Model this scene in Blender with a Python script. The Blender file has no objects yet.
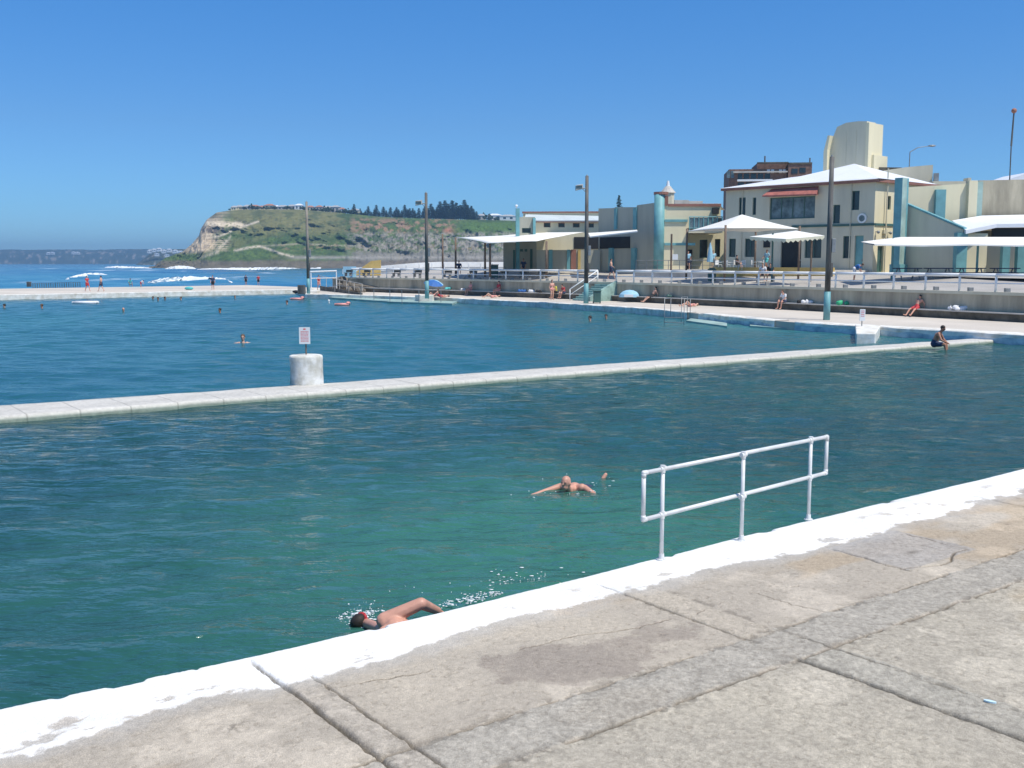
import bpy, bmesh, math, random
import numpy as np
from mathutils import Vector, Matrix
random.seed(7); rng=np.random.RandomState(11)
S=bpy.context.scene; COL=S.collection
# ------------------------------------------------------------------ camera model
FPX=1050.0; CH=3.3; HZ=263.0
PIT=math.atan((384-HZ)/FPX); CP,SP=math.cos(PIT),math.sin(PIT)
def ray(px,py):
    x=(px-512)/FPX; y=(384-py)/FPX
    return Vector((x,CP+SP*y,-SP+CP*y))
def G(px,py,z=0.0):                       # picture point -> ground point at height z
    d=ray(px,py); t=(z-CH)/d.z
    return Vector((d.x*t,d.y*t,z))
def AT(px,py,Y):                          # picture point -> point at distance Y
    d=ray(px,py); t=Y/d.y
    return Vector((d.x*t,Y,CH+d.z*t))
cd=bpy.data.cameras.new('camera'); cam=bpy.data.objects.new('camera',cd); COL.objects.link(cam)
cam.location=(0,0,CH); cam.rotation_euler=(math.pi/2-PIT,0,0)
cd.sensor_width=36; cd.lens=36*FPX/1024; cd.clip_start=.1; cd.clip_end=30000
S.camera=cam
# ------------------------------------------------------------------ light
SUN=Vector((.80,-.60,0)).normalized(); EL=math.radians(62)
sd=Vector((SUN.x*math.cos(EL),SUN.y*math.cos(EL),math.sin(EL)))
sl=bpy.data.lights.new('sun','SUN'); sl.energy=3.9; sl.angle=math.radians(.5); sl.color=(1,.945,.84)
so=bpy.data.objects.new('sun',sl); COL.objects.link(so); so.location=(60,-40,80)
so.rotation_euler=sd.to_track_quat('Z','Y').to_euler()
W=bpy.data.worlds.new('World'); S.world=W; W.use_nodes=True
nt=W.node_tree; nt.nodes.clear()
sk=nt.nodes.new('ShaderNodeTexSky'); sk.sky_type='NISHITA'; sk.sun_disc=False
sk.sun_elevation=EL; sk.sun_rotation=math.atan2(sd.x,sd.y); sk.altitude=0; sk.air_density=1.0; sk.dust_density=.0; sk.ozone_density=4.0
bg=nt.nodes.new('ShaderNodeBackground'); bg.inputs[1].default_value=.142
wo=nt.nodes.new('ShaderNodeOutputWorld')
hs=nt.nodes.new('ShaderNodeHueSaturation'); hs.inputs['Saturation'].default_value=1.12; nt.links.new(sk.outputs[0],hs.inputs['Color']); tn=nt.nodes.new('ShaderNodeMix'); tn.data_type='RGBA'; tn.blend_type='MULTIPLY'; tn.inputs[0].default_value=1; 
tc_=nt.nodes.new('ShaderNodeTexCoord'); sx=nt.nodes.new('ShaderNodeSeparateXYZ'); cr_=nt.nodes.new('ShaderNodeValToRGB'); nt.links.new(tc_.outputs['Generated'],sx.inputs[0]); nt.links.new(sx.outputs[2],cr_.inputs[0])
R_=cr_.color_ramp; R_.elements[0].position=0; R_.elements[0].color=(.31,.54,.92,1); R_.elements[1].position=1; R_.elements[1].color=(.95,.92,.92,1)
for q_,c_ in ((.05,(.28,.50,.78)),(.125,(.31,.49,.70)),(.234,(.28,.54,.77)),(.5,(.66,.78,.90))): e_=R_.elements.new(q_); e_.color=(*c_,1)
nt.links.new(cr_.outputs[0],tn.inputs[7]); nt.links.new(hs.outputs[0],tn.inputs[6]); nt.links.new(tn.outputs[2],bg.inputs[0]); nt.links.new(bg.outputs[0],wo.inputs[0])
S.view_settings.view_transform='Standard'; S.view_settings.look='None'; S.view_settings.exposure=0.32; S.view_settings.gamma=1
# ------------------------------------------------------------------ materials
def newmat(name):
    m=bpy.data.materials.new(name); m.use_nodes=True
    return m,m.node_tree,m.node_tree.nodes['Principled BSDF']
def mix_mul(t,a,b,fac=1.0):
    n=t.nodes.new('ShaderNodeMix'); n.data_type='RGBA'; n.blend_type='MULTIPLY'; n.inputs[0].default_value=fac
    t.links.new(a,n.inputs[6]); t.links.new(b,n.inputs[7]); return n.outputs[2]
def M(name,col,rough=.75,var=.18,scale=1.5,bump=0.0,bscale=25,metal=0.0,spec=.5,col2=None,detail=6,attr=None,streak=False):
    m,t,p=newmat(name); N=t.nodes; L=t.links
    tc=N.new('ShaderNodeTexCoord'); vec=tc.outputs['Object']
    if streak:
        mp=N.new('ShaderNodeMapping'); mp.inputs['Scale'].default_value=(1,1,.18); L.new(vec,mp.inputs[0]); vec=mp.outputs[0]
    nz=N.new('ShaderNodeTexNoise'); nz.inputs['Scale'].default_value=scale; nz.inputs['Detail'].default_value=detail; nz.inputs['Roughness'].default_value=.62
    L.new(vec,nz.inputs['Vector'])
    r=N.new('ShaderNodeMapRange'); r.inputs[1].default_value=.3; r.inputs[2].default_value=.7
    L.new(nz.outputs[0],r.inputs[0])
    if attr:
        a=N.new('ShaderNodeAttribute'); a.attribute_name=attr
        r.inputs[3].default_value=1-var; r.inputs[4].default_value=1+var
        cc=N.new('ShaderNodeCombineColor'); [L.new(r.outputs[0],cc.inputs[i]) for i in range(3)]
        out=mix_mul(t,a.outputs[0],cc.outputs[0])
    else:
        mx=N.new('ShaderNodeMix'); mx.data_type='RGBA'
        c2=col2 or tuple(c*(1-var*1.6) for c in col)
        mx.inputs[6].default_value=(*c2,1); mx.inputs[7].default_value=(*[min(1,c*(1+var*.4)) for c in col],1)
        L.new(r.outputs[0],mx.inputs[0]); out=mx.outputs[2]
    L.new(out,p.inputs['Base Color'])
    p.inputs['Roughness'].default_value=rough; p.inputs['Metallic'].default_value=metal; p.inputs['Specular IOR Level'].default_value=spec
    if bump:
        n2=N.new('ShaderNodeTexNoise'); n2.inputs['Scale'].default_value=bscale; n2.inputs['Detail'].default_value=8; L.new(tc.outputs['Object'],n2.inputs['Vector'])
        b=N.new('ShaderNodeBump'); b.inputs['Strength'].default_value=bump; b.inputs['Distance'].default_value=.02; L.new(n2.outputs[0],b.inputs['Height']); L.new(b.outputs[0],p.inputs['Normal'])
    return m
CREAM=M('cream_paint',(.77,.69,.47),.7,.08,.5,.2,8,streak=True)
CREAMG=M('greyed_cream',(.62,.57,.43),.75,.12,.5,.2,8,streak=True)
CONC=M('grey_and_shaded_render',(.66,.61,.46),.85,.12,.6,.3,6,streak=True)  # greyer cream; on walls turned from the sun it carries their shade
GREYW=M('grey_olive_render',(.44,.43,.35),.85,.15,.6,.3,6,streak=True)
STAIN=M('stained_concrete',(.52,.455,.33),.9,.35,.7,.5,5,streak=True)
TEAL=M('teal_paint',(.17,.40,.42),.55,.2,.8,.1,8)
TEALP=M('pale_teal_paint',(.38,.52,.46),.6,.25,.8,.1,8)
TEALW=M('weathered_teal_step',(.33,.50,.44),.8,.35,1.5,.2,8)
GREEN=M('dark_green_paint',(.06,.14,.12),.5,.2,1)
WHITE=M('white_paint',(.80,.81,.80),.5,.06,2)
ROOFW=M('white_metal_roof',(.80,.81,.83),.45,.05,.4)
SAIL=M('white_fabric',(.82,.80,.74),.8,.05,.6)
SAILY=M('yellowed_fabric',(.74,.70,.52),.8,.1,.6)
REDT=M('faded_red_tile',(.50,.17,.13),.7,.25,1.5)
BROWN=M('red_brown_coping',(.33,.15,.11),.7,.2,1)
BRICK=M('red_brick',(.23,.135,.10),.85,.3,2)
GLASS=M('dark_glass',(.035,.05,.055),.08,.3,.7)
GLASSB=M('curtained_glass',(.16,.22,.24),.15,.5,1.2)
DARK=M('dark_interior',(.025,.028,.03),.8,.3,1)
METAL=M('white_weathered_metal',(.74,.74,.72),.45,.12,6,0,metal=.05)
STEEL=M('dull_steel',(.30,.31,.31),.5,.2,3,metal=.3)
POLE=M('dark_pole',(.15,.145,.135),.8,.5,3,.3,12,streak=True)
POLEW=M('weathered_timber_pole',(.30,.27,.23),.85,.4,3,.3,12,streak=True)
RUST=M('rusty_brown_post',(.20,.14,.10),.75,.3,4)
ASPH=M('promenade_paving',(.44,.41,.37),.9,.15,.3,.3,8)
CAPC=M('pale_concrete',(.60,.56,.50),.9,.2,.8,.4,10)
SEAT=M('dark_ledge_brown',(.15,.135,.105),.9,.45,1.0,.4,8)  # dark brown, strongly mottled; ledge, benches and roof edges
WCONC=M('whitewashed_concrete',(.80,.79,.75),.85,.25,1.6,.7,6,col2=(.50,.46,.37))
BLUEC=M('worn_blue_white_edge',(.62,.68,.70),.85,.5,1.3,.5,7,col2=(.16,.27,.36))
DIVC=M('pale_worn_concrete',(.56,.53,.47),.9,.2,.35,.5,9,col2=(.42,.37,.28))
WALKC=M('pinkish_grey_concrete',(.60,.54,.46),.9,.15,.12,.3,3)
YEL=M('ochre_yellow_paint',(.66,.47,.16),.7,.2,.8)
LEAFP=M('pine_foliage',(.022,.050,.030),.9,.45,.35)
LEAFB=M('shrub_foliage',(.035,.065,.03),.9,.45,.5)
TRUNK=M('bark',(.10,.075,.055),.9,.3,2)
ROCK=M('dark_boulder_rock',(.22,.19,.15),.9,.4,1.5,.6,4)
FOAM=M('sea_foam',(.85,.88,.88),.8,.05,1)
PINK=M('pink_vinyl',(.75,.32,.28),.5,.1,3)  # plain pink for airbeds and swimwear
BLUEF=M('blue_fabric',(.03,.14,.42),.7,.15,3)
LBLUE=M('light_blue_fabric',(.33,.58,.72),.7,.1,3)
TURQ=M('turquoise_fabric',(.10,.50,.50),.7,.15,3)
GRNF=M('bright_green_fabric',(.04,.42,.20),.7,.15,3)
REDF=M('red_fabric',(.50,.04,.05),.75,.15,4)
NAVY=M('navy_fabric',(.03,.045,.10),.8,.2,4)
BLACKF=M('black_fabric',(.02,.02,.022),.8,.2,4)
YELF=M('yellow_fabric',(.70,.62,.08),.8,.1,4)
WHF=M('white_cloth',(.75,.75,.76),.85,.1,4)
HAIRD=M('dark_hair',(.025,.018,.013),.7,.3,20); HAIRB=M('brown_hair',(.12,.07,.035),.7,.3,20); HAIRG=M('grey_hair',(.32,.30,.28),.8,.2,20)
def skin(n,c): 
    m=M(n,c,.5,.12,6,0)
    p=m.node_tree.nodes['Principled BSDF']; return m
SKL=skin('light_skin',(.62,.36,.26)); SKR=skin('sunburnt_skin',(.60,.31,.22)); SKT=skin('tanned_skin',(.42,.20,.12)); SKD=skin('brown_skin',(.13,.065,.042))
EYE=M('eye_white',(.7,.7,.68),.3,.02,1)
PLW=M('white_plastic',(.75,.76,.76),.4,.05,3)
SIGNR=M('sign_red_ink',(.75,.12,.12),.6,.1,3)
# ------------------------------------------------------------------ object helpers
def wloc(o):
    v=Vector(o.location)
    while o.parent: o=o.parent; v+=Vector(o.location)
    return v
def tag(o,label=None,cat=None,group=None,kind=None):
    if label: o['label']=label
    if cat: o['category']=cat
    if group: o['group']=group
    if kind: o['kind']=kind
    return o
def thing(name,label,cat,loc=(0,0,0),group=None):
    o=bpy.data.objects.new(name,None); COL.objects.link(o); o.location=loc; o.empty_display_size=.3
    return tag(o,label,cat,group)
class MB:
    def __init__(s): s.v=[]; s.f=[]
    def add(s,vs,fs):
        k=len(s.v); s.v+= [tuple(v) for v in vs]; s.f+=[tuple(i+k for i in f) for f in fs]; return s
    def box(s,x0,x1,y0,y1,z0,z1):
        return s.hexa([(x0,y0),(x1,y0),(x1,y1),(x0,y1)],z0,z1)
    def hexa(s,xy,z0,z1):                  # prism over an xy polygon (ccw)
        n=len(xy); z0s=z0 if hasattr(z0,'__len__') else [z0]*n; z1s=z1 if hasattr(z1,'__len__') else [z1]*n
        a=sum(xy[i][0]*xy[(i+1)%n][1]-xy[(i+1)%n][0]*xy[i][1] for i in range(n))
        if a<0: xy=xy[::-1]; z0s=list(z0s)[::-1]; z1s=list(z1s)[::-1]
        vs=[(p[0],p[1],z0s[i]) for i,p in enumerate(xy)]+[(p[0],p[1],z1s[i]) for i,p in enumerate(xy)]
        fs=[tuple(range(n-1,-1,-1)),tuple(range(n,2*n))]+[(i,(i+1)%n,(i+1)%n+n,i+n) for i in range(n)]
        return s.add(vs,fs)
    def ext(s,pts,d):                      # extrude a planar polygon along d
        n=len(pts); pts=[Vector(p) for p in pts]; d=Vector(d)
        nn=Vector((0,0,0))
        for i in range(n): nn+=pts[i].cross(pts[(i+1)%n])
        if nn.dot(d)>0: pts=pts[::-1]
        vs=pts+[p+d for p in pts]
        fs=[tuple(range(n)),tuple(range(2*n-1,n-1,-1))]+[(i,i+n,(i+1)%n+n,(i+1)%n) for i in range(n)]
        return s.add(vs,fs)
    def tube(s,p,q,r1,r2=None,n=8,cap=True):
        r2=r1 if r2 is None else r2; p=Vector(p); q=Vector(q); d=(q-p)
        if d.length<1e-6: return s
        d.normalize(); a=d.orthogonal().normalized(); b=d.cross(a)
        vs=[]
        for c,r in ((p,r1),(q,r2)):
            for i in range(n):
                t=2*math.pi*i/n; vs.append(c+a*math.cos(t)*r+b*math.sin(t)*r)
        fs=[(i,(i+1)%n,(i+1)%n+n,i+n) for i in range(n)]
        if cap: fs+=[tuple(range(n-1,-1,-1)),tuple(range(n,2*n))]
        return s.add(vs,fs)
    def ell(s,c,r,rot=None,sub=2):
        bm=bmesh.new(); bmesh.ops.create_icosphere(bm,subdivisions=sub,radius=1)
        r=(r,r,r) if not hasattr(r,'__len__') else r
        c=Vector(c); vs=[]
        for v in bm.verts:
            p=Vector((v.co.x*r[0],v.co.y*r[1],v.co.z*r[2]))
            if rot is not None: p=rot@p
            vs.append(c+p)
        bm.verts.index_update(); fs=[tuple(v.index for v in f.verts) for f in bm.faces]; bm.free()
        return s.add(vs,fs)
    def build(s,name,mat,parent=None,loc=None,smooth=False,bevel=0):
        me=bpy.data.meshes.new(name); o=bpy.data.objects.new(name,me); COL.objects.link(o)
        off=Vector((0,0,0))
        if parent is not None: off=wloc(parent); o.parent=parent
        elif loc is not None: off=Vector(loc); o.location=loc
        me.from_pydata([(v[0]-off.x,v[1]-off.y,v[2]-off.z) for v in s.v],[],s.f)
        if mat is not None: me.materials.append(mat)
        if smooth: me.polygons.foreach_set('use_smooth',[True]*len(me.polygons))
        me.update()
        if bevel:
            b=o.modifiers.new('bevel','BEVEL'); b.width=bevel; b.segments=2; b.limit_method='ANGLE'
        return o
class FR:                                  # a facade frame: u along the wall (left to right as seen), n outwards, z up
    def __init__(s,O,U):
        s.O=Vector((O[0],O[1],0)); s.U=Vector((U[0],U[1],0)).normalized(); s.N=Vector((s.U.y,-s.U.x,0))
    def p(s,u,n,z): 
        v=s.O+s.U*u+s.N*n; return Vector((v.x,v.y,z))
    def px(s,px,py,n=0):                   # picture point on the wall plane -> (u,z)
        d=ray(px,py); o=s.O+s.N*n; c=Vector((0,0,CH))
        t=(o-c).dot(s.N)/d.dot(s.N); q=c+d*t
        return (q-s.O).dot(s.U),q.z
    def rect(s,x0,x1,y0,y1,n=0):
        a=s.px(x0,y0,n); b=s.px(x1,y1,n); c=s.px((x0+x1)/2,y0,n)[1]; d=s.px((x0+x1)/2,y1,n)[1]
        return (a[0],b[0],d,c)             # u0,u1,z0,z1
    def box(s,mb,u0,u1,n0,n1,z0,z1):
        q=[s.p(u0,n0,0),s.p(u1,n0,0),s.p(u1,n1,0),s.p(u0,n1,0)]
        return mb.hexa([(v.x,v.y) for v in q],z0,z1)
def wall_holes(mb,F,u0,u1,z0,z1,holes,depth=.18):
    us=sorted({u0,u1}|{min(max(h[i],u0),u1) for h in holes for i in (0,1)}); zs=sorted({z0,z1}|{min(max(h[i],z0),z1) for h in holes for i in (2,3)})
    for i in range(len(us)-1):
        for j in range(len(zs)-1):
            uc=(us[i]+us[i+1])/2; zc=(zs[j]+zs[j+1])/2
            if any(h[0]<uc<h[1] and h[2]<zc<h[3] for h in holes): continue
            mb.add([F.p(us[i],0,zs[j]),F.p(us[i+1],0,zs[j]),F.p(us[i+1],0,zs[j+1]),F.p(us[i],0,zs[j+1])],[(0,1,2,3)])
    for a,b,c,d in holes:
        P=[F.p(a,0,c),F.p(b,0,c),F.p(b,0,d),F.p(a,0,d)]; Q=[F.p(a,-depth,c),F.p(b,-depth,c),F.p(b,-depth,d),F.p(a,-depth,d)]
        mb.add(P+Q,[(0,1,5,4),(1,2,6,5),(2,3,7,6),(3,0,4,7)])
def window(F,h,parent,name='window',glass=None,frame=None,depth=.18,mull=0,ft=.06):
    a,b,c,d=h; m=MB(); F.box(m,a,b,-depth-.05,-depth,c,d); o=m.build(name,glass or GLASS,parent)
    m=MB(); F.box(m,a,a+ft,-depth,-depth+.05,c,d); F.box(m,b-ft,b,-depth,-depth+.05,c,d); F.box(m,a+ft,b-ft,-depth,-depth+.05,d-ft,d); F.box(m,a+ft,b-ft,-depth,-depth+.05,c,c+ft)
    for k in range(mull): 
        u=a+(b-a)*(k+1)/(mull+1); F.box(m,u-.04,u+.04,-depth,-depth+.04,c+ft,d-ft)
    m.build('frame',frame or GREEN,o)
    return o
def mesh_np(name,V,Fq,mat,kind=None,smooth=True,col=None,parent=None):
    me=bpy.data.meshes.new(name); me.vertices.add(len(V)); me.vertices.foreach_set('co',V.astype(np.float32).ravel())
    n=len(Fq); me.loops.add(n*4); me.loops.foreach_set('vertex_index',Fq.astype(np.int32).ravel())
    me.polygons.add(n); me.polygons.foreach_set('loop_start',np.arange(0,4*n,4,dtype=np.int32)); me.polygons.foreach_set('loop_total',np.full(n,4,dtype=np.int32))
    if smooth: me.polygons.foreach_set('use_smooth',np.ones(n,dtype=bool))
    me.update(calc_edges=True)
    if col is not None:
        a=me.color_attributes.new('Col','FLOAT_COLOR','POINT'); c=np.ones((len(V),4),dtype=np.float32); c[:,:3]=col; a.data.foreach_set('color',c.ravel())
    me.materials.append(mat); o=bpy.data.objects.new(name,me); COL.objects.link(o)
    if kind: o['kind']=kind
    if parent: o.parent=parent
    return o
def gridfaces(nr,nc,keep=None):
    i=np.arange(nr-1)[:,None]*nc+np.arange(nc-1)[None,:]
    F=np.stack([i,i+1,i+nc+1,i+nc],-1)
    return F[keep] if keep is not None else F.reshape(-1,4)
_tab=rng.rand(512,512)
def vnoise(x,y,oct=4,gain=.5):
    r=0;a=1;tot=0
    for o in range(oct):
        xi=np.floor(x).astype(int); yi=np.floor(y).astype(int); fx=x-xi; fy=y-yi; fx=fx*fx*(3-2*fx); fy=fy*fy*(3-2*fy)
        g=lambda i,j:_tab[(i+37*o)&511,(j+91*o)&511]
        r=r+a*((g(xi,yi)*(1-fx)+g(xi+1,yi)*fx)*(1-fy)+(g(xi,yi+1)*(1-fx)+g(xi+1,yi+1)*fx)*fy); tot+=a; a*=gain; x=x*2.03+5.1; y=y*2.03+3.7
    return r/tot
def sstep(a,b,x): t=np.clip((x-a)/(b-a),0,1); return t*t*(3-2*t)
ORD=['first','second','third','fourth','fifth','sixth','seventh','eighth','ninth','tenth','eleventh','twelfth']
def ordn(i):
    if i<12: return ORD[i]
    n=i+1; return '%d%s'%(n,{1:'st',2:'nd',3:'rd'}.get(n%10 if n%100 not in (11,12,13) else 0,'th'))
# ------------------------------------------------------------------ water
WZ=-.45
def waves(x,y,lo,hi,amp,n=46,seed=3,wind=math.radians(80)):
    r=np.random.RandomState(seed); h=np.zeros_like(x)
    wx=x+.6*(vnoise(x*.35,y*.35,2)-.5); wy=y+.6*(vnoise(x*.35+50,y*.35,2)-.5)
    for k in range(n):
        lam=lo*(hi/lo)**r.rand(); th=wind+r.normal()*.75; kk=2*math.pi/lam
        h+=(lam**1.15)*np.sin(kk*(wx*math.cos(th)+wy*math.sin(th))+r.rand()*6.28)
    return h*amp/math.sqrt(n)
def water_mat(name,c1,c2,rough,b1,s1,alpha=1.0,b2=.3,s2=6,d1=.12,d2=.03):
    m,t,p=newmat(name); N=t.nodes; L=t.links
    tc=N.new('ShaderNodeTexCoord'); mp=N.new('ShaderNodeMapping'); mp.inputs['Scale'].default_value=(.55,1,1); L.new(tc.outputs['Object'],mp.inputs[0])
    a=N.new('ShaderNodeAttribute'); a.attribute_name='Col'; L.new(a.outputs[0],p.inputs['Base Color'])
    p.inputs['Roughness'].default_value=rough; p.inputs['IOR'].default_value=1.333; p.inputs['Alpha'].default_value=alpha
    n1=N.new('ShaderNodeTexNoise'); n1.inputs['Scale'].default_value=s1; n1.inputs['Detail'].default_value=4; L.new(mp.outputs[0],n1.inputs['Vector'])
    n2=N.new('ShaderNodeTexNoise'); n2.inputs['Scale'].default_value=s2; n2.inputs['Detail'].default_value=3; L.new(mp.outputs[0],n2.inputs['Vector'])
    B1=N.new('ShaderNodeBump'); B1.inputs['Strength'].default_value=b1; B1.inputs['Distance'].default_value=d1; L.new(n1.outputs[0],B1.inputs['Height'])
    B2=N.new('ShaderNodeBump'); B2.inputs['Strength'].default_value=b2; B2.inputs['Distance'].default_value=d2; L.new(n2.outputs[0],B2.inputs['Height']); L.new(B1.outputs[0],B2.inputs['Normal'])
    L.new(B2.outputs[0],p.inputs['Normal']); return m
def lat(a,b,x): a,b=np.array(a),np.array(b); return a+(b-a)*x[...,None]
def water_sheet(name,y0,y1,k,tmax,keepfn,colfn,mat,amp,lo,hi,z,seed):
    nr=int(math.log(y1/y0)/k)+1; ys=y0*np.exp(k*np.arange(nr)); nc=int(2*tmax/k); ts=np.linspace(-tmax,tmax,nc)
    Y=np.repeat(ys[:,None],nc,1); X=Y*ts[None,:]
    Hh=waves(X,Y,lo,hi,amp,seed=seed); V=np.stack([X,Y,Hh+z],-1)
    xc=(X[:-1,:-1]+X[1:,1:])/2; yc=(Y[:-1,:-1]+Y[1:,1:])/2
    F=gridfaces(nr,nc,keepfn(xc,yc)); used=np.unique(F); mp=np.full(nr*nc,-1); mp[used]=np.arange(len(used))
    c=colfn(X,Y).reshape(-1,3)[used]
    return mesh_np(name,V.reshape(-1,3)[used],mp[F],mat,'structure',True,c)
E0=Vector((-3.85,7.56,0)); A0=math.radians(37.1); EA=Vector((math.cos(A0),math.sin(A0),0)); EB=Vector((math.sin(A0),-math.cos(A0),0))
def abw(X,Y): return (X-E0.x)*EA.x+(Y-E0.y)*EA.y,(X-E0.x)*EB.x+(Y-E0.y)*EB.y
DT=-.30
d1=G(0,404,DT); d2=G(930,342,DT); d3=G(1010,338.6,DT); d4=G(0,416.5,DT)
def side(X,Y,a,b): return (b.x-a.x)*(Y-a.y)-(b.y-a.y)*(X-a.x)   # >0 : beyond the line
dmid1=(d1+d4)/2; dmid2=(d2+d3)/2
# deck edge of the far pool (right side), promenade wall foot
EDGE=[(31.5,35.0),(23.6,48.4),(15.65,59.1),(9.45,77.6),(3.0,88.5),(-5.9,99.9),(-14.0,107.5),(-22.0,112.5),(-26.5,129.5)]
def keep_near(x,y):
    a,b=abw(x,y); return (b<.9)&(side(x,y,dmid1,dmid2)<0)&(x<40)
def rightof(x,y):
    ex=np.interp(-y,[-p[1] for p in EDGE][::-1],[p[0] for p in EDGE][::-1]) if False else np.interp(y,[p[1] for p in EDGE],[p[0] for p in EDGE])
    return x>ex+.8
W1=Vector((-52.24,107.4,0)); W2=Vector((-26.24,130.4,0))
def keep_far(x,y): return (side(x,y,dmid1,dmid2)>0)&(~rightof(x,y))&(side(x,y,W1,W2)<4)&(x>-120)
def col_near(X,Y):
    n=vnoise(X*.10+3,Y*.10+9,3); n2=vnoise(X*.5+13,Y*.25+9,3)
    g=np.exp(-(((X-1.0)/5.5)**2+((Y-14)/5.5)**2))                # sandy shallow patch
    t=np.clip(.15+.9*g+.6*(n-.5)+.35*(n2-.5),0,1)
    return lat((.014,.076,.080),(.044,.172,.126),t)
def col_far(X,Y):
    n=vnoise(X*.06+3,Y*.06+9,3); n2=vnoise(X*.3+13,Y*.15+9,3)
    t=np.clip(.45+1.2*(n-.5)+.5*(n2-.5),0,1)
    c=lat((.014,.096,.120),(.022,.138,.138),t)
    sh=np.exp(-((X-16)**2+(Y-63)**2)/30.0)[...,None]
    return c*(1-sh*.6)+sh*.6*np.array((.10,.30,.27))
WMN=water_mat('pool_water_near',0,0,.07,1.0,2.1,.84,.8,8,d1=.26,d2=.05)
WMF=water_mat('pool_water_far',0,0,.16,1.0,1.6,1.0,1.0,6,d1=.16,d2=.04)
water_sheet('pool_water',5.2,62,.0042,.95,keep_near,col_near,WMN,.014,.35,3.2,WZ,3)
water_sheet('far_pool_water',20,140,.004,.95,keep_far,col_far,WMF,.018,.5,2.6,WZ,5)
m=MB(); m.hexa([(-45,-20),(60,40),(60,75),(-60,10)],-2.2,-2.15)
tag(m.build('pool_floor',M('sandy_pool_floor',(.10,.22,.18),.9,.3,.4)),kind='structure')
# ocean
def ocean():
    ys=np.concatenate([np.arange(60,700,3.5),700*np.exp(.012*np.arange(0,186))]); ys=ys[ys<6400]
    nc=420; ts=np.linspace(-1,1,nc); Y=np.repeat(ys[:,None],nc,1)
    X=ts[None,:]*np.minimum(Y*1.0+60,4200)
    r=waves(X,Y,9,45,.010,seed=8,wind=math.radians(100))*np.clip(1-Y/2500,0,1)
    V=np.stack([X,Y,-1.5+r],-1); n=vnoise(X*.01,Y*.006,4); n2=vnoise(X*.05,Y*.02,3)
    t=np.clip(.35+1.3*(n-.5)+.6*(n2-.5),0,1); c=lat((.008,.070,.17),(.02,.17,.25),t)
    near=np.exp(-((Y-330)/190)**2)[...,None]*.5; c=c*(1-near)+near*np.array((.03,.22,.28))
    nf=vnoise(X*.035+7,Y*.012,5,.6); fo=sstep(.66,.74,nf)*sstep(2500,300,Y); fo=fo[...,None]*.6
    c=c*(1-fo)+fo*np.array((.75,.8,.8))
    mesh_np('ocean_water',V.reshape(-1,3),gridfaces(len(ys),nc),water_mat('ocean_water',0,0,.18,.5,.35,1.0,.4,1.6),'structure',True,c.reshape(-1,3))
ocean()
def breaker(label,pts,hgt,wid,seed):
    # a rolled ridge of foam along pts (world points), ragged by noise
    r=random.Random(seed); P=[Vector(p) for p in pts]; segs=[]
    for a,b in zip(P[:-1],P[1:]):
        k=max(2,int((b-a).length/1.5))
        segs+=[a.lerp(b,i/k) for i in range(k)]
    segs.append(P[-1]); n=len(segs); m=MB(); mm=7
    for i,c in enumerate(segs):
        t=i/(n-1); env=math.sin(math.pi*min(1,max(0,t)))**.5+.02
        w=wid*env*(.8+.4*r.random()); h=hgt*env*(.85+.3*r.random())*.62
        for j in range(mm):
            s=j/(mm-1); m.v.append((c.x+r.uniform(-.3,.3),c.y+(s-.35)*w*2,-1.62+h*math.sin(math.pi*s)*(.85+.3*r.random())+.12))
    for i in range(n-1):
        for j in range(mm-1): a=i*mm+j; m.f.append((a,a+mm,a+mm+1,a+1))
    m.f=[f for f in m.f if r.random()>.06]
    o=m.build('breaking_wave',FOAM,smooth=True,loc=segs[0]); tag(o,label,'wave','waves breaking beyond the baths',kind='thing'); return o
def wl(l): return [G(x,y,-1.5) for x,y in l]
breaker('large white breaker rolling in just beyond the outer walkway',wl([(148,283),(165,281.5),(185,280.5),(205,281),(222,282),(232,283.5)]),1.7,3.0,1)
breaker('curved white crest of a breaking wave out past the fence posts',wl([(66,279.5),(76,277.5),(86,275.5),(97,274.6),(108,275.6)]),1.3,3.5,2)
breaker('thin foam line against the low fence by the outer walkway',wl([(0,286.3),(20,286),(45,285.5),(62,285),(80,284.5)]),.7,1.2,3)
breaker('white surf breaking along the rocks under the headland tip',wl([(165,269.2),(180,268.6),(195,269)]),3.6,14,4)
breaker('long line of surf below the green headland',wl([(196,269.6),(220,269.8),(250,270),(275,269.5),(300,269)]),2.6,14,5)
breaker('surf line far out left of the headland tip',wl([(105,267.6),(125,268.2),(140,268.4),(152,268.6)]),2.6,14,6)
breaker('surf line behind the white steel frame, right of the headland beach',wl([(300,268.6),(320,268.6),(345,268.4)]),2.0,10,7)
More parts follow.
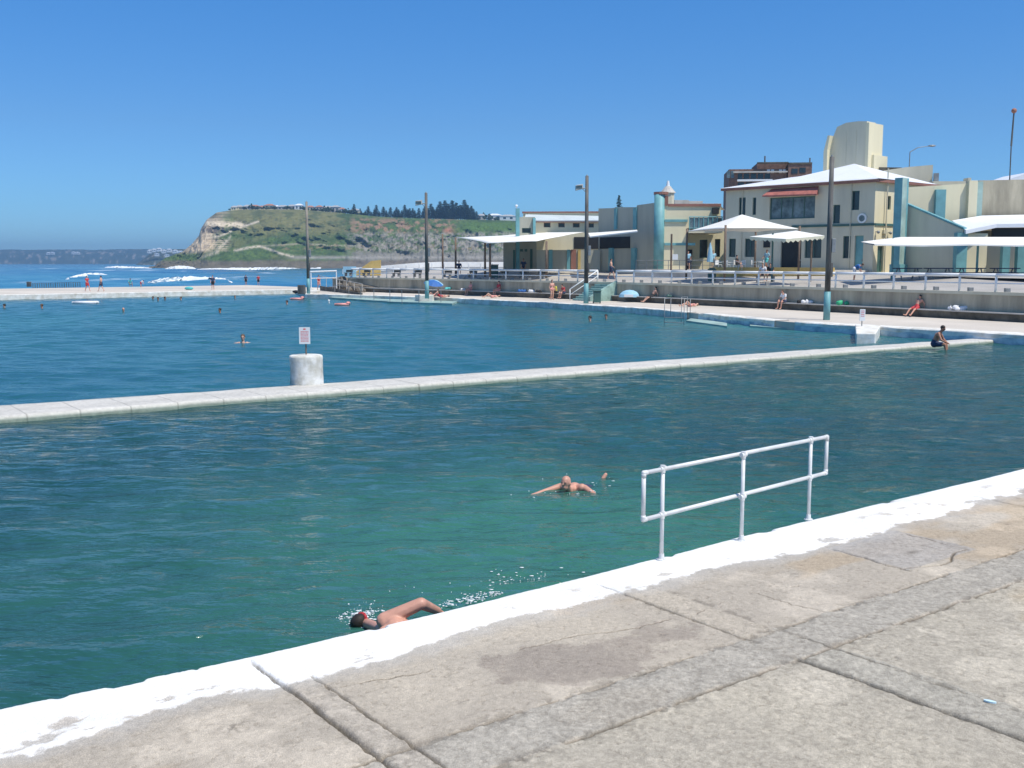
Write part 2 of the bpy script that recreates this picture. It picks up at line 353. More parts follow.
# ------------------------------------------------------------------ near deck (fine mesh with cut joints)
def grit():
    # crisp aggregate speckle at the shader's own resolution, kept off the whitewash
    mt=bpy.data.materials['worn_deck_concrete']; t=mt.node_tree; N=t.nodes; L=t.links; p=N['Principled BSDF']; src=p.inputs['Base Color'].links[0].from_socket
    at=[n for n in N if n.type=='ATTRIBUTE'][0]; tc=N.new('ShaderNodeTexCoord')
    last=src
    for sc,lo,hi,a,b in ((150,.35,.65,.82,1.16),(420,.35,.65,.84,1.14)):
        nz=N.new('ShaderNodeTexNoise'); nz.inputs['Scale'].default_value=sc; nz.inputs['Detail'].default_value=2; L.new(tc.outputs['Object'],nz.inputs['Vector'])
        r=N.new('ShaderNodeMapRange'); r.inputs[1].default_value=lo; r.inputs[2].default_value=hi; r.inputs[3].default_value=a; r.inputs[4].default_value=b; L.new(nz.outputs[0],r.inputs[0])
        cc=N.new('ShaderNodeCombineColor'); [L.new(r.outputs[0],cc.inputs[i]) for i in range(3)]
        mx=N.new('ShaderNodeMix'); mx.data_type='RGBA'; mx.blend_type='MULTIPLY'
        sp=N.new('ShaderNodeSeparateColor'); L.new(at.outputs[0],sp.inputs[0]); k=N.new('ShaderNodeMapRange'); k.inputs[1].default_value=.55; k.inputs[2].default_value=.66; k.inputs[3].default_value=1; k.inputs[4].default_value=.08; L.new(sp.outputs[2],k.inputs[0])
        L.new(k.outputs[0],mx.inputs[0]); L.new(last,mx.inputs[6]); L.new(cc.outputs[0],mx.inputs[7]); last=mx.outputs[2]
    L.new(last,p.inputs['Base Color'])
def deck():
    aa=np.concatenate([np.linspace(-40,-1.2,40)[:-1],np.arange(-1.2,-.3,.03),np.arange(-.3,7.2,.0105),np.arange(7.2,12,.017),np.arange(12,18,.035),np.linspace(18,62,45)])
    bb=np.concatenate([np.arange(0,4.6,.0105),np.arange(4.6,5.6,.02),np.arange(5.6,8,.06),np.linspace(8,34,27)])
    A,B=np.meshgrid(aa,bb,indexing='ij')
    chip=.05*sstep(.64,.72,vnoise(A*2.3+5,A*0+8,4)); edge=chip+np.interp(A,[-30,0,1.8,4.5,6.5,8.3,15.3,50],[-.1,0,.14,.17,.09,.04,-.04,-.2])+.03*(vnoise(A*1.3,A*0+3,3)-.5)
    Bw=B+edge*np.clip(1-B/1.2,0,1)
    n1=vnoise(A*1.1+7,B*1.1+2,4); n2=vnoise(A*6,B*6,4); n3=vnoise(A*28,B*28,3); n4=vnoise(A*.45+31,B*.45+4,3)
    z=.012*(n1-.5)+.006*(n2-.5)+.004*(n3-.5)
    z-=.05*np.exp(-B/.05)*1.0                                     # worn rounded lip
    # albedo
    base=lat((.50,.450,.37),(.42,.38,.32),np.clip(.5+2.6*(n4-.5)+1.4*(n1-.5),0,1))
    lower=(B>3.05)
    agg=(n3-.5)*(.55 if True else 0)
    c=base*(1+agg[...,None]*np.where(lower,.45,.25)[...,None])
    
    warm=1.15*sstep(.54,.70,vnoise(A*.8+90,B*1.4+12,4)); c=c*(1-warm[...,None]*np.array((.01,.07,.15)))
    pale=sstep(.60,.75,vnoise(A*1.7+20,B*1.7+42,4)); c=c*(1+.22*pale[...,None])
    cr=np.zeros_like(A)                                           # crack darkness
    def joint(coord,along,pos,w,lo,hi,wob=.02,dep=.03,seed=0,gap=0):
        nonlocal z,cr
        off=wob*2*(vnoise(along*1.6+seed*17,along*0+seed*5,4)-.5)+wob*.7*(vnoise(along*9+seed*3,along*0+seed,3)-.5)
        ww=w*(.35+1.0*vnoise(along*9+seed*7,along*0+seed*9,4))*(.8+.7*(n3-.2))
        d=np.abs(coord-pos-off)/ww; e=sstep(lo-.03,lo+.03,along)*(1-sstep(hi-.03,hi+.03,along))
        if gap: e=e*sstep(gap-.06,gap+.06,vnoise(along*2.2+seed,along*0+seed*2,3))
        k=np.exp(-d**2)*e; z-=dep*k; cr=np.maximum(cr,k)
    def strip(coord,along,p0,p1,lo,hi,colr,dz=.004):
        nonlocal c,z
        wb=.05*(vnoise(along*3,along*0+p0,4)-.5)*2+.07*(n2-.5)+.05*(n3-.5)
        k=sstep(p0-.015,p0+.015,coord+wb)*(1-sstep(p1-.015,p1+.015,coord+wb))*sstep(lo-.02,lo+.02,along)*(1-sstep(hi-.02,hi+.02,along))
        c[:]=c*(1-.8*k[...,None])+.8*k[...,None]*(np.array(colr)*(1+.5*(n3-.5)+.2*(n2-.5)+.25*(n1-.5))[...,None]); z=z+dz*k
    g1=(.385,.365,.32); g2=(.385,.36,.315)
    strip(B,A,2.47,3.03,-40,60,g1); strip(A,B,1.87,2.12,.75,40,(.45,.41,.35)); strip(A,B,5.57,6.05,3.03,40,g2); strip(A,B,5.57,5.95,.9,2.5,(.45,.405,.335))
    strip(A,B,8.6,10.0,1.05,2.12,(.385,.365,.34),.001)
    pat=sstep(.50,.57,1.0-np.hypot((A-4.3)/1.0,(B-1.93)/.52)*.5+.75*(n1-.5)+.30*(n2-.5)+.12*(n3-.5))*sstep(2.46,2.40,B); c=c*(1-pat[...,None]*(1-np.array((.78,.765,.775)))*(1+.5*(n2-.5))[...,None])
    joint(A,B,1.86,.022,.12,40,.02,.04,1); joint(A,B,2.12,.013,.85,40,.015,.03,2)
    joint(A,B,5.56,.011,.35,2.5,.012,.03,3); joint(A,B,5.56,.022,3.0,40,.02,.035,4); joint(A,B,6.0,.011,2.4,5,.05,.02,5,.42)
    joint(B,A,3.04,.015,-40,60,.018,.025,6,.36); joint(B,A,2.46,.014,-40,60,.03,.018,7,.40)
    joint(B,A,2.13+.08*np.sin(A*5),.014,8.55,9.9,.05,.03,8); joint(A,B,8.62,.016,1.1,2.15,.06,.03,9); joint(A,B,12.6,.018,.45,2.3,.05,.03,10); joint(A,B,12.95,.012,.9,2.3,.08,.02,11)
    joint(A,B,9.95,.012,1.2,4,.08,.02,12,.4); joint(A,B,15.6,.016,.4,30,.03,.03,13); joint(A,B,-2.6,.016,.4,30,.03,.03,14)
    joint(A-(B-1)*.15,B,9.6,.010,2.95,6.2,.12,.015,15,.45); joint(B-.12*A,A,1.0,.008,2.2,5.4,.09,.012,16,.5)
    joint(A,B,6.7,.007,1.6,2.45,.12,.012,17); joint(B,A,1.72,.007,5.7,7.2,.14,.012,18,.44)
    sp=np.exp(-(((A-1.27)/.16)**2+((B-1.45)/.10)**2))*sstep(.42,.6,n3*.5+n2*.5); cr=np.maximum(cr,sp*.75)
    sp=np.exp(-(((A-9.25)/.10)**2+((B-1.75)/.05)**2)); cr=np.maximum(cr,sp*.6)
    sp1=vnoise(A*36+11,B*36+7,2,.6); sp2=vnoise(A*17+31,B*17+9,2,.6); lowk=np.where(B>2.5,1.0,.55)[...,None]
    c=c*(1+(.15*sstep(.58,.70,sp1)-.12*sstep(.42,.30,sp1)+.09*sstep(.60,.72,sp2)-.07*sstep(.40,.28,sp2))[...,None]*lowk)
    c=np.where((B>3.05)[...,None],c*np.array((1.0,.985,.93)),c*np.array((1.02,.985,.94)))
    for pos in (2.46,3.04):                                       # crumbled rough edges beside the filled trench
        k=np.exp(-((B-pos)/.07)**2)*sstep(.50,.62,vnoise(A*13+pos,B*13,3)); cr=np.maximum(cr,k*.5); z-=.008*k
    for pos in (1.86,2.12,5.56,6.0):
        k=np.exp(-((A-pos)/.055)**2)*sstep(.50,.62,vnoise(A*14+pos,B*14,3))*sstep(.9,1.2,B); cr=np.maximum(cr,k*.45); z-=.006*k
    # small pits and grit
    pit=sstep(.70,.80,vnoise(A*22+8,B*22+3,2)); cr=np.maximum(cr,pit*.22); z-=.004*pit
    green=sstep(.52,.62,vnoise(A*5,B*5+60,3))[...,None]*cr[...,None]
    dirt=np.array((.075,.064,.048))
    c=c*(1-cr[...,None]*.92)+cr[...,None]*.92*dirt*(1+.4*green)
    halo=.0
    # whitewashed kerb
    inn=np.interp(A,[-40,-.2,.2,.9,1.5,2.2,3.25,4.4,5.3,6.8,8.2,9.5,11.5,13.6,60],[.85,.87,.88,.79,.78,.86,.76,.66,.85,.78,.96,.98,.9,.85,.85])
    ed=B+.16*(vnoise(A*2.2+4,B*2.2,3)-.5)*2*.8+.20*(n2-.5)+.09*(n3-.5)
    wp=1-sstep(inn-.02,inn+.045,ed)
    worn=sstep(.66,.74,vnoise(A*3+70,B*5+7,5,.6))*sstep(.15,.6,B)*.8; wp=wp*(1-worn)
    wcr=sstep(.25,.6,cr)*sstep(.16,.3,B+.0); wp=wp*(1-.95*wcr)
    halo=(1-sstep(inn+.02,inn+.38,ed+.2*(n1-.5)))*(1-wp)*.35                 # thin worn paint haze
    white=lat((.86,.84,.80),(.70,.685,.64),np.clip(1.9*(n1-.47),0,1)*sstep(.35,.6,n2))*(1+.10*(n3-.5)[...,None])
    c=c*(1-halo[...,None])+halo[...,None]*np.array((.50,.50,.49)); c=c*(1-wp[...,None])+wp[...,None]*white
    z=z+.006*wp
    X=E0.x+EA.x*A+EB.x*Bw; Y=E0.y+EA.y*A+EB.y*Bw
    V=np.stack([X,Y,z],-1)
    # side face towards the pool
    na=len(aa); Vs=V[:,0,:].copy(); rows=[Vs]; 
    for dz,dn in ((-.06,-.012),(-.25,-.015),(-2.2,-.015)):
        q=V[:,0,:].copy(); q[:,2]=dz; q[:,0]+=EB.x*dn; q[:,1]+=EB.y*dn; rows.append(q)
    Vside=np.concatenate(rows); Fm=gridfaces(len(aa),len(bb)); Fs=gridfaces(4,na)+V.shape[0]*V.shape[1]
    C=np.concatenate([c.reshape(-1,3),np.tile(np.array((.55,.56,.52)),(na*2,1)),np.tile(np.array((.16,.20,.17)),(na*2,1))])
    Fs=Fs[:,::-1]
    mesh_np('pool_deck',np.concatenate([V.reshape(-1,3),Vside]),np.concatenate([Fm[:,::-1],Fs[:,::-1]]),M('worn_deck_concrete',(0,0,0),.92,.10,75,.6,110,attr='Col',spec=.25,detail=3),'structure',True,C)
    grit()
deck()
# little blue wrapper left on the deck
q=G(990,702,.006)
m=MB(); 
for i in range(10):
    t0=i/10*2*math.pi
m.v=[(q.x+.045*math.cos(i/12*6.283)*math.cos(-.6)-.018*math.sin(i/12*6.283)*math.sin(-.6),q.y+.045*math.cos(i/12*6.283)*math.sin(-.6)+.018*math.sin(i/12*6.283)*math.cos(-.6),.004+z) for z in (0,.012) for i in range(12)]
m.f=[tuple(range(11,-1,-1)),tuple(range(12,24))]+[(i,(i+1)%12,(i+1)%12+12,i+12) for i in range(12)]
tag(m.build('wrapper',M('pale_wrapper',(.62,.80,.84),.5,.1,9),loc=(q.x,q.y,0)),'small pale blue wrapper lying on the concrete deck','litter')
# ------------------------------------------------------------------ near hand rail
RP=[Vector((1.67,11.44,0)),Vector((2.74,12.25,0)),Vector((3.83,13.28,0))]
rd=(RP[2]-RP[0]).normalized(); rail=thing('hand_rail','white two-bar steel hand rail standing on the white kerb','hand rail',RP[0])
ra=RP[0]-rd*.31; rb=RP[2]+rd*.36
def z(v,h): return Vector((v.x,v.y,h))
m=MB(); m.tube(z(ra,1.03),z(rb,1.05),.0245,n=14); m.build('top_bar',METAL,rail,smooth=True)
m=MB(); m.tube(z(ra,.51),z(rb,.57),.0245,n=14); m.build('lower_bar',METAL,rail,smooth=True)
for v,a,b in ((ra,.51,1.03),(rb,.57,1.05)): 
    m=MB(); m.tube(z(v,a),z(v,b),.0245,n=14); m.build('end_bar',METAL,rail,smooth=True)
for i,v in enumerate(RP):
    m=MB(); m.tube(z(v,.0),z(v,1.035+.007*i),.0235,n=14); po=m.build('post',METAL,rail,smooth=True)
    m=MB(); m.tube(z(v,.004),z(v,.016),.055,.055,n=16); m.tube(z(v,.016),z(v,.075),.032,.029,n=14)
    for k in range(4):
        t=k*math.pi/2+.7; m.tube(z(v+Vector((math.cos(t),math.sin(t),0))*.042,.016),z(v+Vector((math.cos(t),math.sin(t),0))*.042,.024),.007,n=6)
    m.build('base_flange',METAL,po)
    for h in (.52+.02*i,1.038+.007*i):
        m=MB(); m.tube(z(v,h-.045),z(v,h+.04),.029,n=14); m.tube(z(v-rd*.045,h),z(v+rd*.045,h),.029,n=14); m.build('joint_collar',METAL,po,smooth=False)
for v,hs in ((ra,(.51,1.03)),(rb,(.57,1.05))):
    for h in hs:
        s=rd*(.05 if v is ra else -.05); m=MB(); m.ell(z(v,h),.030,sub=2); m.tube(z(v,h),z(v+s,h),.028,n=12); m.tube(z(v,h),z(v,h+(.05 if h<.8 else -.05)),.028,n=12); m.build('corner_joint',METAL,rail,smooth=True)
# ------------------------------------------------------------------ dividing wall between the pools
dw=thing('dividing_wall','long pale concrete wall dividing the two pools','pool wall',(d4.x,d4.y,-.45))
def divider():
    dirn=(d3-d4).normalized(); bk=(d2-d1).normalized(); L0=-30; L1=(d3-d4).length+7; n=2600; rows=9
    s=np.linspace(L0,L1,n); fr=np.array([[d4.x+dirn.x*t,d4.y+dirn.y*t] for t in s])
    w=np.interp(s,[0,(d3-d4).length],[2.15,1.05]); nv=np.array((-dirn.y,dirn.x))
    nf=vnoise(s*.6,s*0+2,4); V=[];C=[]
    t=np.linspace(0,1,rows)
    def row(off,zz,cc):
        V.append(np.stack([fr[:,0]+nv[0]*off,fr[:,1]+nv[1]*off,zz],-1)); C.append(cc)
    def shade(k,base): 
        nn=vnoise(s*1.3+5*k,s*0+k*3.1,4)[:,None]; n2=vnoise(s*.35+9,s*0+k*.8,3)[:,None]
        jn=np.where((np.abs((s*.83)%1-.5)<.014)[:,None],.62,1.0) if k<90 else 1
        return np.array(base)*(.78+.30*nn+.20*n2)*jn
    fo=.05*(nf-.5)
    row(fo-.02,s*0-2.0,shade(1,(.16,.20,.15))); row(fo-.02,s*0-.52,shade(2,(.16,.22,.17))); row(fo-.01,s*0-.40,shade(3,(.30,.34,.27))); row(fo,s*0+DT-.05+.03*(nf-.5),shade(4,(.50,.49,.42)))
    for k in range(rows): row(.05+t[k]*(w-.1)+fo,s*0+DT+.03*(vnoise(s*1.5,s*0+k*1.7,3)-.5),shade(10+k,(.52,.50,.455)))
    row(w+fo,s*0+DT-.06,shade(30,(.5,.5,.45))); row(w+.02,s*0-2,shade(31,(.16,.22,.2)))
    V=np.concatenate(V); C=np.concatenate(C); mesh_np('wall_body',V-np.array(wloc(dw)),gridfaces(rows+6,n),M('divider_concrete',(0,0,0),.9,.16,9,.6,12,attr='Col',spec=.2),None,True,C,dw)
divider()
b0=G(305,386,DT); b0=Vector((b0.x-.07,b0.y+.62,0))
bol=thing('mooring_block','squat round whitewashed concrete block standing on the dividing wall','bollard',(b0.x,b0.y,DT))
m=MB(); n=28; prof=[(.50,-1.2),(.515,-.3),(.50,0),(.485,.30),(.49,.60),(.50,.74),(.485,.79),(.44,.805),(.2,.815),(.0,.815)]
for r,h in prof:
    for i in range(n):
        t=2*math.pi*i/n; rr=r*(1+.02*math.sin(3*t+h*4)+random.uniform(-.008,.008)); m.v.append((b0.x+rr*math.cos(t),b0.y+rr*math.sin(t),h*1.04+DT+.03))
for j in range(len(prof)-1):
    for i in range(n): a=j*n+i; b=j*n+(i+1)%n; m.f.append((a,b,b+n,a+n))
m.build('drum',M('stained_whitewash',(.74,.74,.71),.9,.2,3.2,.8,7,col2=(.40,.385,.31)),bol,smooth=True)
st=b0.z; zt=DT+.875
sg=thing('warning_sign','small white notice with red printing on a short post above the round block','sign',(b0.x,b0.y,zt))
m=MB(); m.tube((b0.x,b0.y+.02,zt),(b0.x,b0.y+.02,zt+.82),.022,n=8); m.build('post',RUST,sg)
sf=FR((b0.x-.19,b0.y-.03),(1,0.02)); zb=zt+.32
m=MB(); sf.box(m,0,.33,0,.012,zb,zb+.50); bd=m.build('board',WHITE,sg,bevel=.004)
m=MB()
rr=random.Random(2)
for k in range(9):
    zz=zb+.07+.042*k
    if k==8: sf.box(m,.13,.20,.0125,.0145,zb+.425,zb+.465); continue
    u=.05
    while u<.28:
        wd=rr.uniform(.018,.05); sf.box(m,u,min(u+wd,.285),.0125,.0145,zz,zz+.018); u+=wd+.012
m.build('lettering',SIGNR,bd)
# ------------------------------------------------------------------ far deck, promenade, walls
WALL=[(52,17.6),(28.8,59.1),(20.4,74.3),(7.9,94.5),(-3.0,107.0),(-13.5,118.5),(-21.5,126.5)]
def polyoff(P,d):                       # offset to the right-hand land side
    out=[]
    for i,p in enumerate(P):
        a=Vector(P[max(i-1,0)]); b=Vector(P[min(i+1,len(P)-1)]); t=(b-a).normalized(); nrm=Vector((t.y,-t.x)); out.append((p[0]+nrm.x*d,p[1]+nrm.y*d))
    return out
def loft(rings,mat,name,parent=None,kind=None):
    m=MB(); n=len(rings[0])
    for r in rings: m.v+=[tuple(p) for p in r]
    for j in range(len(rings)-1):
        for i in range(n-1): a=j*n+i; m.f.append((a,a+1,a+1+n,a+n))
    o=m.build(name,mat,parent); 
    if kind: o['kind']=kind
    return o
# pool edge of the far deck and its surface
WF=[(52,17.6),(28.8,59.1),(20.4,74.3),(14.5,84),(7.9,94.5),(-3.0,107.0),(-13.5,118.5),(-21.5,126.5),(-24.5,131)]
m=MB(); poly=[(44,15)]+EDGE+[(-24.5,133)]+WF[::-1][1:]+[(60,10)]
k=len(poly); m.v=[(p[0],p[1],0.0) for p in poly]+[(p[0],p[1],-2.2) for p in poly]; m.f=[tuple(range(k))]+[(i,i+k,(i+1)%k+k,(i+1)%k) for i in range(k)]
bmo=m.build('far_deck',WALKC); bmo['kind']='structure'
# white worn coping along the pool edge: lengths between the ladder, poles and steps
def coping(pts,name,label,mat,w=.7,z0=-.9,z1=.03,side=1,extra=None):
    root=thing(name,label,'pool edge',(pts[0][0],pts[0][1],0))
    P=[]; 
    for a,b in zip(pts[:-1],pts[1:]):
        a=Vector(a); b=Vector(b); kk=max(1,int((b-a).length/.8)); P+=[a.lerp(b,i/kk) for i in range(kk)]
    P.append(Vector(pts[-1])); A=[(p.x,p.y) for p in P]
    In=polyoff(A,w); Out=polyoff(A,-.08)
    j=lambda q,s:[(p[0]+random.uniform(-s,s),p[1]+random.uniform(-s,s)) for p in q]
    Oj=j(Out,.03)
    R=[[(p[0],p[1],z0) for p in Oj],[(p[0],p[1],z1-.05) for p in Oj],[(p[0],p[1],z1+random.uniform(-.02,.01)) for p in j(polyoff(A,-.03),.02)],[(p[0],p[1],z1) for p in In],[(p[0],p[1],-.02) for p in In]]
    mid=[(p[0],p[1],-.16+random.uniform(-.1,.05)) for p in Oj]; loft([mid]+R[1:],WCONC,'coping_body',root); loft([R[0],mid],mat,'coping_face',root); return root
def seg(y0,y1):
    pts=[p for p in EDGE if y0<p[1]<y1]; f=lambda y:(float(np.interp(y,[p[1] for p in EDGE],[p[0] for p in EDGE])),y)
    return [f(y0)]+pts+[f(y1)]
coping(seg(35,58.8),'pool_coping','worn white coping along the far deck behind the seated man',BLUEC,1.1)
coping(seg(60.5,69),'pool_coping','bluish worn coping length left of the tall right pole',BLUEC,.9)
coping(seg(70.5,99.5),'pool_coping','long white coping below the steps and rubbish bin',WCONC,.6)
coping(seg(103,129.5),'pool_coping','white coping at the far left corner of the pool',WCONC,.8)
# white pier wall reaching from the coping towards the dividing wall
f1=FR((14.75,49.2),(1,.15)); m=MB(); m.hexa([(16.1,49.1),(16.95,48.9),(19.4,55.2),(18.3,56.0)],-2,[.04,.04,.05,.05])
tag(m.build('pier_wall',WCONC,loc=(16.1,49.1,-.45),bevel=.05),'short whitewashed pier wall jutting out from the far deck towards the dividing wall','pool wall')
# shallow steps beside the ladder (pale turquoise) and at the far left
for pts,lab in (([G(692,317,-.3),G(727,322,-.3),G(727,325,-.3),G(686,319.5,-.3)],'pale turquoise underwater step beside the pool ladder'),
            ([G(750,322,-.38),G(796,323.5,-.38),G(795,329,-.38),G(750,326,-.38)],'pale turquoise shallow ledge left of the tall right pole'),
            ([G(392,299.5,-.3),G(460,300.5,-.3),G(452,303.6,-.3),G(387,301.6,-.3)],'pale green shallow ledge at the foot of the second pole'),
            ([G(320,295.5,-.3),G(392,299.5,-.3),G(387,301.4,-.3),G(322,297,-.3)],'pale green sloping ledge behind the thin fence posts')):
    m=MB(); m.hexa([(p.x,p.y) for p in pts],-2,-.36 if 'underwater' in lab or 'ledge left' in lab else -.28); tag(m.build('pool_step',TEALP,loc=(pts[0].x,pts[0].y,-.45)),lab,'pool step')
for (px,py,w,d,h,lab) in ((310.5,297.5,1.6,1.6,.30,'white concrete footing block of the leftmost pole'),(424,303,1.7,1.7,.30,'white concrete footing block of the second pole')):
    q=G(px,py,-.45); m=MB(); m.box(q.x-w/2,q.x+w/2,q.y,q.y+d,-1.5,h); tag(m.build('footing_block',WCONC,loc=(q.x,q.y,-.45),bevel=.06),lab,'concrete block')
# outer walkway (left)
wd_=(W2-W1).normalized(); wn=Vector((-wd_.y,wd_.x,0))
far=W2+wd_*7.5; lft=W1-wd_*60
m=MB(); q=[lft,far,far+wn*28,lft+wn*28]; m.hexa([(v.x,v.y) for v in q],-3,[0,0,.05,.05]); tag(m.build('outer_walkway',WALKC),kind='structure')
m=MB(); a_=lft-wn*.35; b_=far-wn*.35; m.hexa([(a_.x,a_.y),(b_.x,b_.y),(b_.x+wn.x*1.3,b_.y+wn.y*1.3),(a_.x+wn.x*1.3,a_.y+wn.y*1.3)],-1.5,.08)
tag(m.build('walkway_kerb',WCONC,loc=(a_.x,a_.y,-.45),bevel=.05),'pale kerb along the pool side of the outer walkway','kerb')
# promenade body
pr=[[(p[0],p[1],1.6) for p in polyoff(WALL,.35)],[(p[0],p[1],1.72) for p in polyoff(WALL,4)],[(p[0],p[1],2.35) for p in polyoff(WALL,12)],[(p[0],p[1],2.5) for p in polyoff(WALL,20)],[(p[0],p[1],2.5) for p in polyoff(WALL,75)]]
loft(pr,ASPH,'promenade_ground',None,'structure')
m=MB(); ex=WALL[-1]; o20=polyoff(WALL,75)[-1]; m.add([(ex[0],ex[1],1.6),(o20[0],o20[1],2.5),(o20[0],o20[1],-3),(ex[0],ex[1],-3)],[(0,1,2,3)])
tag(m.build('promenade_bank',STAIN),kind='structure')
m=MB(); m.add([(160,10,2.3),(160,420,2.3),(-10,420,2.3),(14,150,2.3),(40,40,2.3)],[(0,1,2,3,4)]); tag(m.build('town_ground',ASPH),kind='structure')
# retaining wall : body + coping ledge ; gap at stairs
STP=Vector((8.7,93.2,0))
def pl(P,s):                             # point at arc length
    for a,b in zip(P[:-1],P[1:]):
        a=Vector(a);b=Vector(b);l=(b-a).length
        if s<=l: return a+(b-a)*(s/l),(b-a).normalized()
        s-=l
    return Vector(P[-1]),(Vector(P[-1])-Vector(P[-2])).normalized()
def plen(P): return sum((Vector(b)-Vector(a)).length for a,b in zip(P[:-1],P[1:]))
rw=thing('retaining_wall','long stained concrete wall holding up the promenade','wall',(28.8,59.1,0))
R=[[(p[0],p[1],-.2) for p in WALL],[(p[0],p[1],1.50) for p in WALL]]; loft([R[1],R[0]],STAIN,'wall_face',rw)
cp=[[(p[0],p[1],1.46) for p in polyoff(WALL,-.05)],[(p[0],p[1],1.64) for p in polyoff(WALL,-.05)],[(p[0],p[1],1.64) for p in polyoff(WALL,.42)]]
loft(cp[::1][::-1],CONC,'wall_capping',rw)
# seat ledge
LED=[p for p in WALL]
sl_=thing('seat_ledge','long low dark ledge for sitting along the foot of the retaining wall','ledge',(28.8,59.1,0))
m=MB(); 
o0=polyoff(LED,-.62); o1=polyoff(LED,-.60)
loft([[(p[0],p[1],.43) for p in polyoff(LED,.02)],[(p[0],p[1],.43) for p in polyoff(LED,-.60)],[(p[0],p[1],.0) for p in polyoff(LED,-.52)]],SEAT,'ledge_body',sl_)
loft([[(p[0],p[1],.50) for p in polyoff(LED,.0)],[(p[0],p[1],.50) for p in polyoff(LED,-.66)],[(p[0],p[1],.435) for p in polyoff(LED,-.66)],[(p[0],p[1],.432) for p in polyoff(LED,-.5)]],CAPC,'ledge_slab',sl_)
# promenade railings
def promenade_rail(s0,s1,label):
    P=polyoff(WALL,.15); a,_=pl(P,s0); root=thing('promenade_railing',label,'railing',(a.x,a.y,1.6),'white railings along the promenade')
    n=max(2,round((s1-s0)/2.45)); pts=[pl(P,s0+(s1-s0)*i/n)[0] for i in range(n+1)]
    for nm,h,r in (('top_rail',2.60,.10),('middle_rail',2.12,.04)):
        m=MB()
        for p,q in zip(pts[:-1],pts[1:]): m.tube((p.x,p.y,h),(q.x,q.y,h),r,n=8)
        m.build(nm,WHITE,root,smooth=True)
    for i,p in enumerate(pts):
        m=MB(); m.tube((p.x,p.y,1.63),(p.x,p.y,2.58),.075,n=8); m.build('post',WHITE,root,smooth=True)
        _,t=pl(P,s0+(s1-s0)*i/n); q=p+Vector((t.y,-t.x))*.55-t*.35
        m=MB(); m.box(q.x-.14,q.x+.14,q.y-.14,q.y+.14,1.60,1.86); m.build('anchor_block',STEEL,root,bevel=.02)
tot=plen(WALL)
s_st=(Vector(WALL[0])-Vector(WALL[1])).length+(Vector(WALL[1])-Vector(WALL[2])).length
s_a=s_st+(Vector((20.4,74.3))-Vector((8.9,92.9))).length
promenade_rail(20,s_a-.3,'long white two-bar railing on the promenade right of the teal stairs')
promenade_rail(s_a+2.4,tot-2.6,'white two-bar railing on the promenade left of the teal stairs')
# stairs down from the promenade
sa,td=pl(WALL,s_a); nrm=Vector((-td.y,td.x)) # towards the pool
stt=thing('teal_stairs','pale teal concrete stairs coming down from the promenade beside the pole','stairs',(sa.x,sa.y,0))
m=MB(); ns=9
for i in range(ns):
    h=1.6*(1-(i+1)/(ns+0.0))+.0; d0=i*.34; d1_=(i+1)*.34
    if h<.02: continue
    q=[sa+nrm*d0-td*.3,sa+td*2.3+nrm*d0,sa+td*2.3+nrm*d1_,sa-td*.3+nrm*d1_]; m.hexa([(v.x,v.y) for v in q],-.1,h)
m.build('steps',TEALW,stt,bevel=.02)
m=MB(); q=[sa-td*.32,sa-td*.62,sa-td*.62+nrm*2.9,sa-td*.32+nrm*2.9]; m.hexa([(v.x,v.y) for v in q],-.1,[1.75,1.75,.4,.4]); m.build('side_wall',TEALW,stt)
m=MB(); e=sa+td*2.3; p0=Vector((e.x,e.y,2.62)); p1=Vector((e.x+nrm.x*3,e.y+nrm.y*3,1.0)); m.tube(p0,p1,.05,n=8); m.tube(p1,(p1.x,p1.y,0),.04,n=8); m.tube(p0,(p0.x,p0.y,1.6),.04,n=8); m.tube(p0-Vector((0,0,.5)),p1-Vector((0,0,.5)),.03,n=8); m.build('handrail',WHITE,stt,smooth=True)
# ------------------------------------------------------------------ tall poles
def tall_pole(px,pyb,H,label,r=.17,gear='flood',lean=(0,0)):
    q=G(px,pyb,0.0); root=thing('lamp_pole',label,'lamp pole',(q.x,q.y,0),'tall poles beside the pool')
    m=MB(); m.tube((q.x,q.y,1.6),(q.x+lean[0],q.y+lean[1],H),r*.95,r*.72,n=12); m.build('shaft',POLEW if 'leftmost' in label else POLE,root,smooth=True)
    m=MB(); m.tube((q.x,q.y,0),(q.x,q.y,1.65),r*1.12,r*1.05,n=12); m.build('painted_base',TEAL,root,smooth=True)
    if gear!='none':
        zt=H-1.0 if gear!='low' else H-3.4
        m=MB(); m.tube((q.x,q.y,zt),(q.x-.55,q.y-.25,zt+.02),.045,n=6); m.tube((q.x,q.y,zt-.4),(q.x-.4,q.y-.2,zt),.03,n=6); ar=m.build('bracket_arm',STEEL,root)
        m=MB(); m.hexa([(q.x-.95,q.y-.55),(q.x-.35,q.y-.55),(q.x-.35,q.y-.1),(q.x-.95,q.y-.1)],[zt-.2,zt-.06,zt-.06,zt-.2],[zt+.22,zt+.32,zt+.32,zt+.22]); fl=m.build('floodlight',CAPC if gear!='low' else STEEL,root,bevel=.03)
        m=MB(); m.box(q.x-.9,q.x-.42,q.y-.575,q.y-.553,zt-.02,zt+.2); m.build('lamp_glass',GLASSB,fl)
    m=MB(); m.box(q.x+r*.7,q.x+r*.7+.22,q.y-.16,q.y+.16,3.9,4.7); m.build('switch_box',STEEL,root,bevel=.02)
    m=MB(); m.box(q.x+r*.6,q.x+r*.6+.14,q.y-.1,q.y+.1,2.5,3.3); m.build('cable_box',POLE,root,bevel=.02)
    m=MB(); m.tube((q.x+lean[0],q.y+lean[1],H),(q.x+lean[0],q.y+lean[1],H+.12),r*.35,.02,n=8); m.build('cap',STEEL,root)
    return root
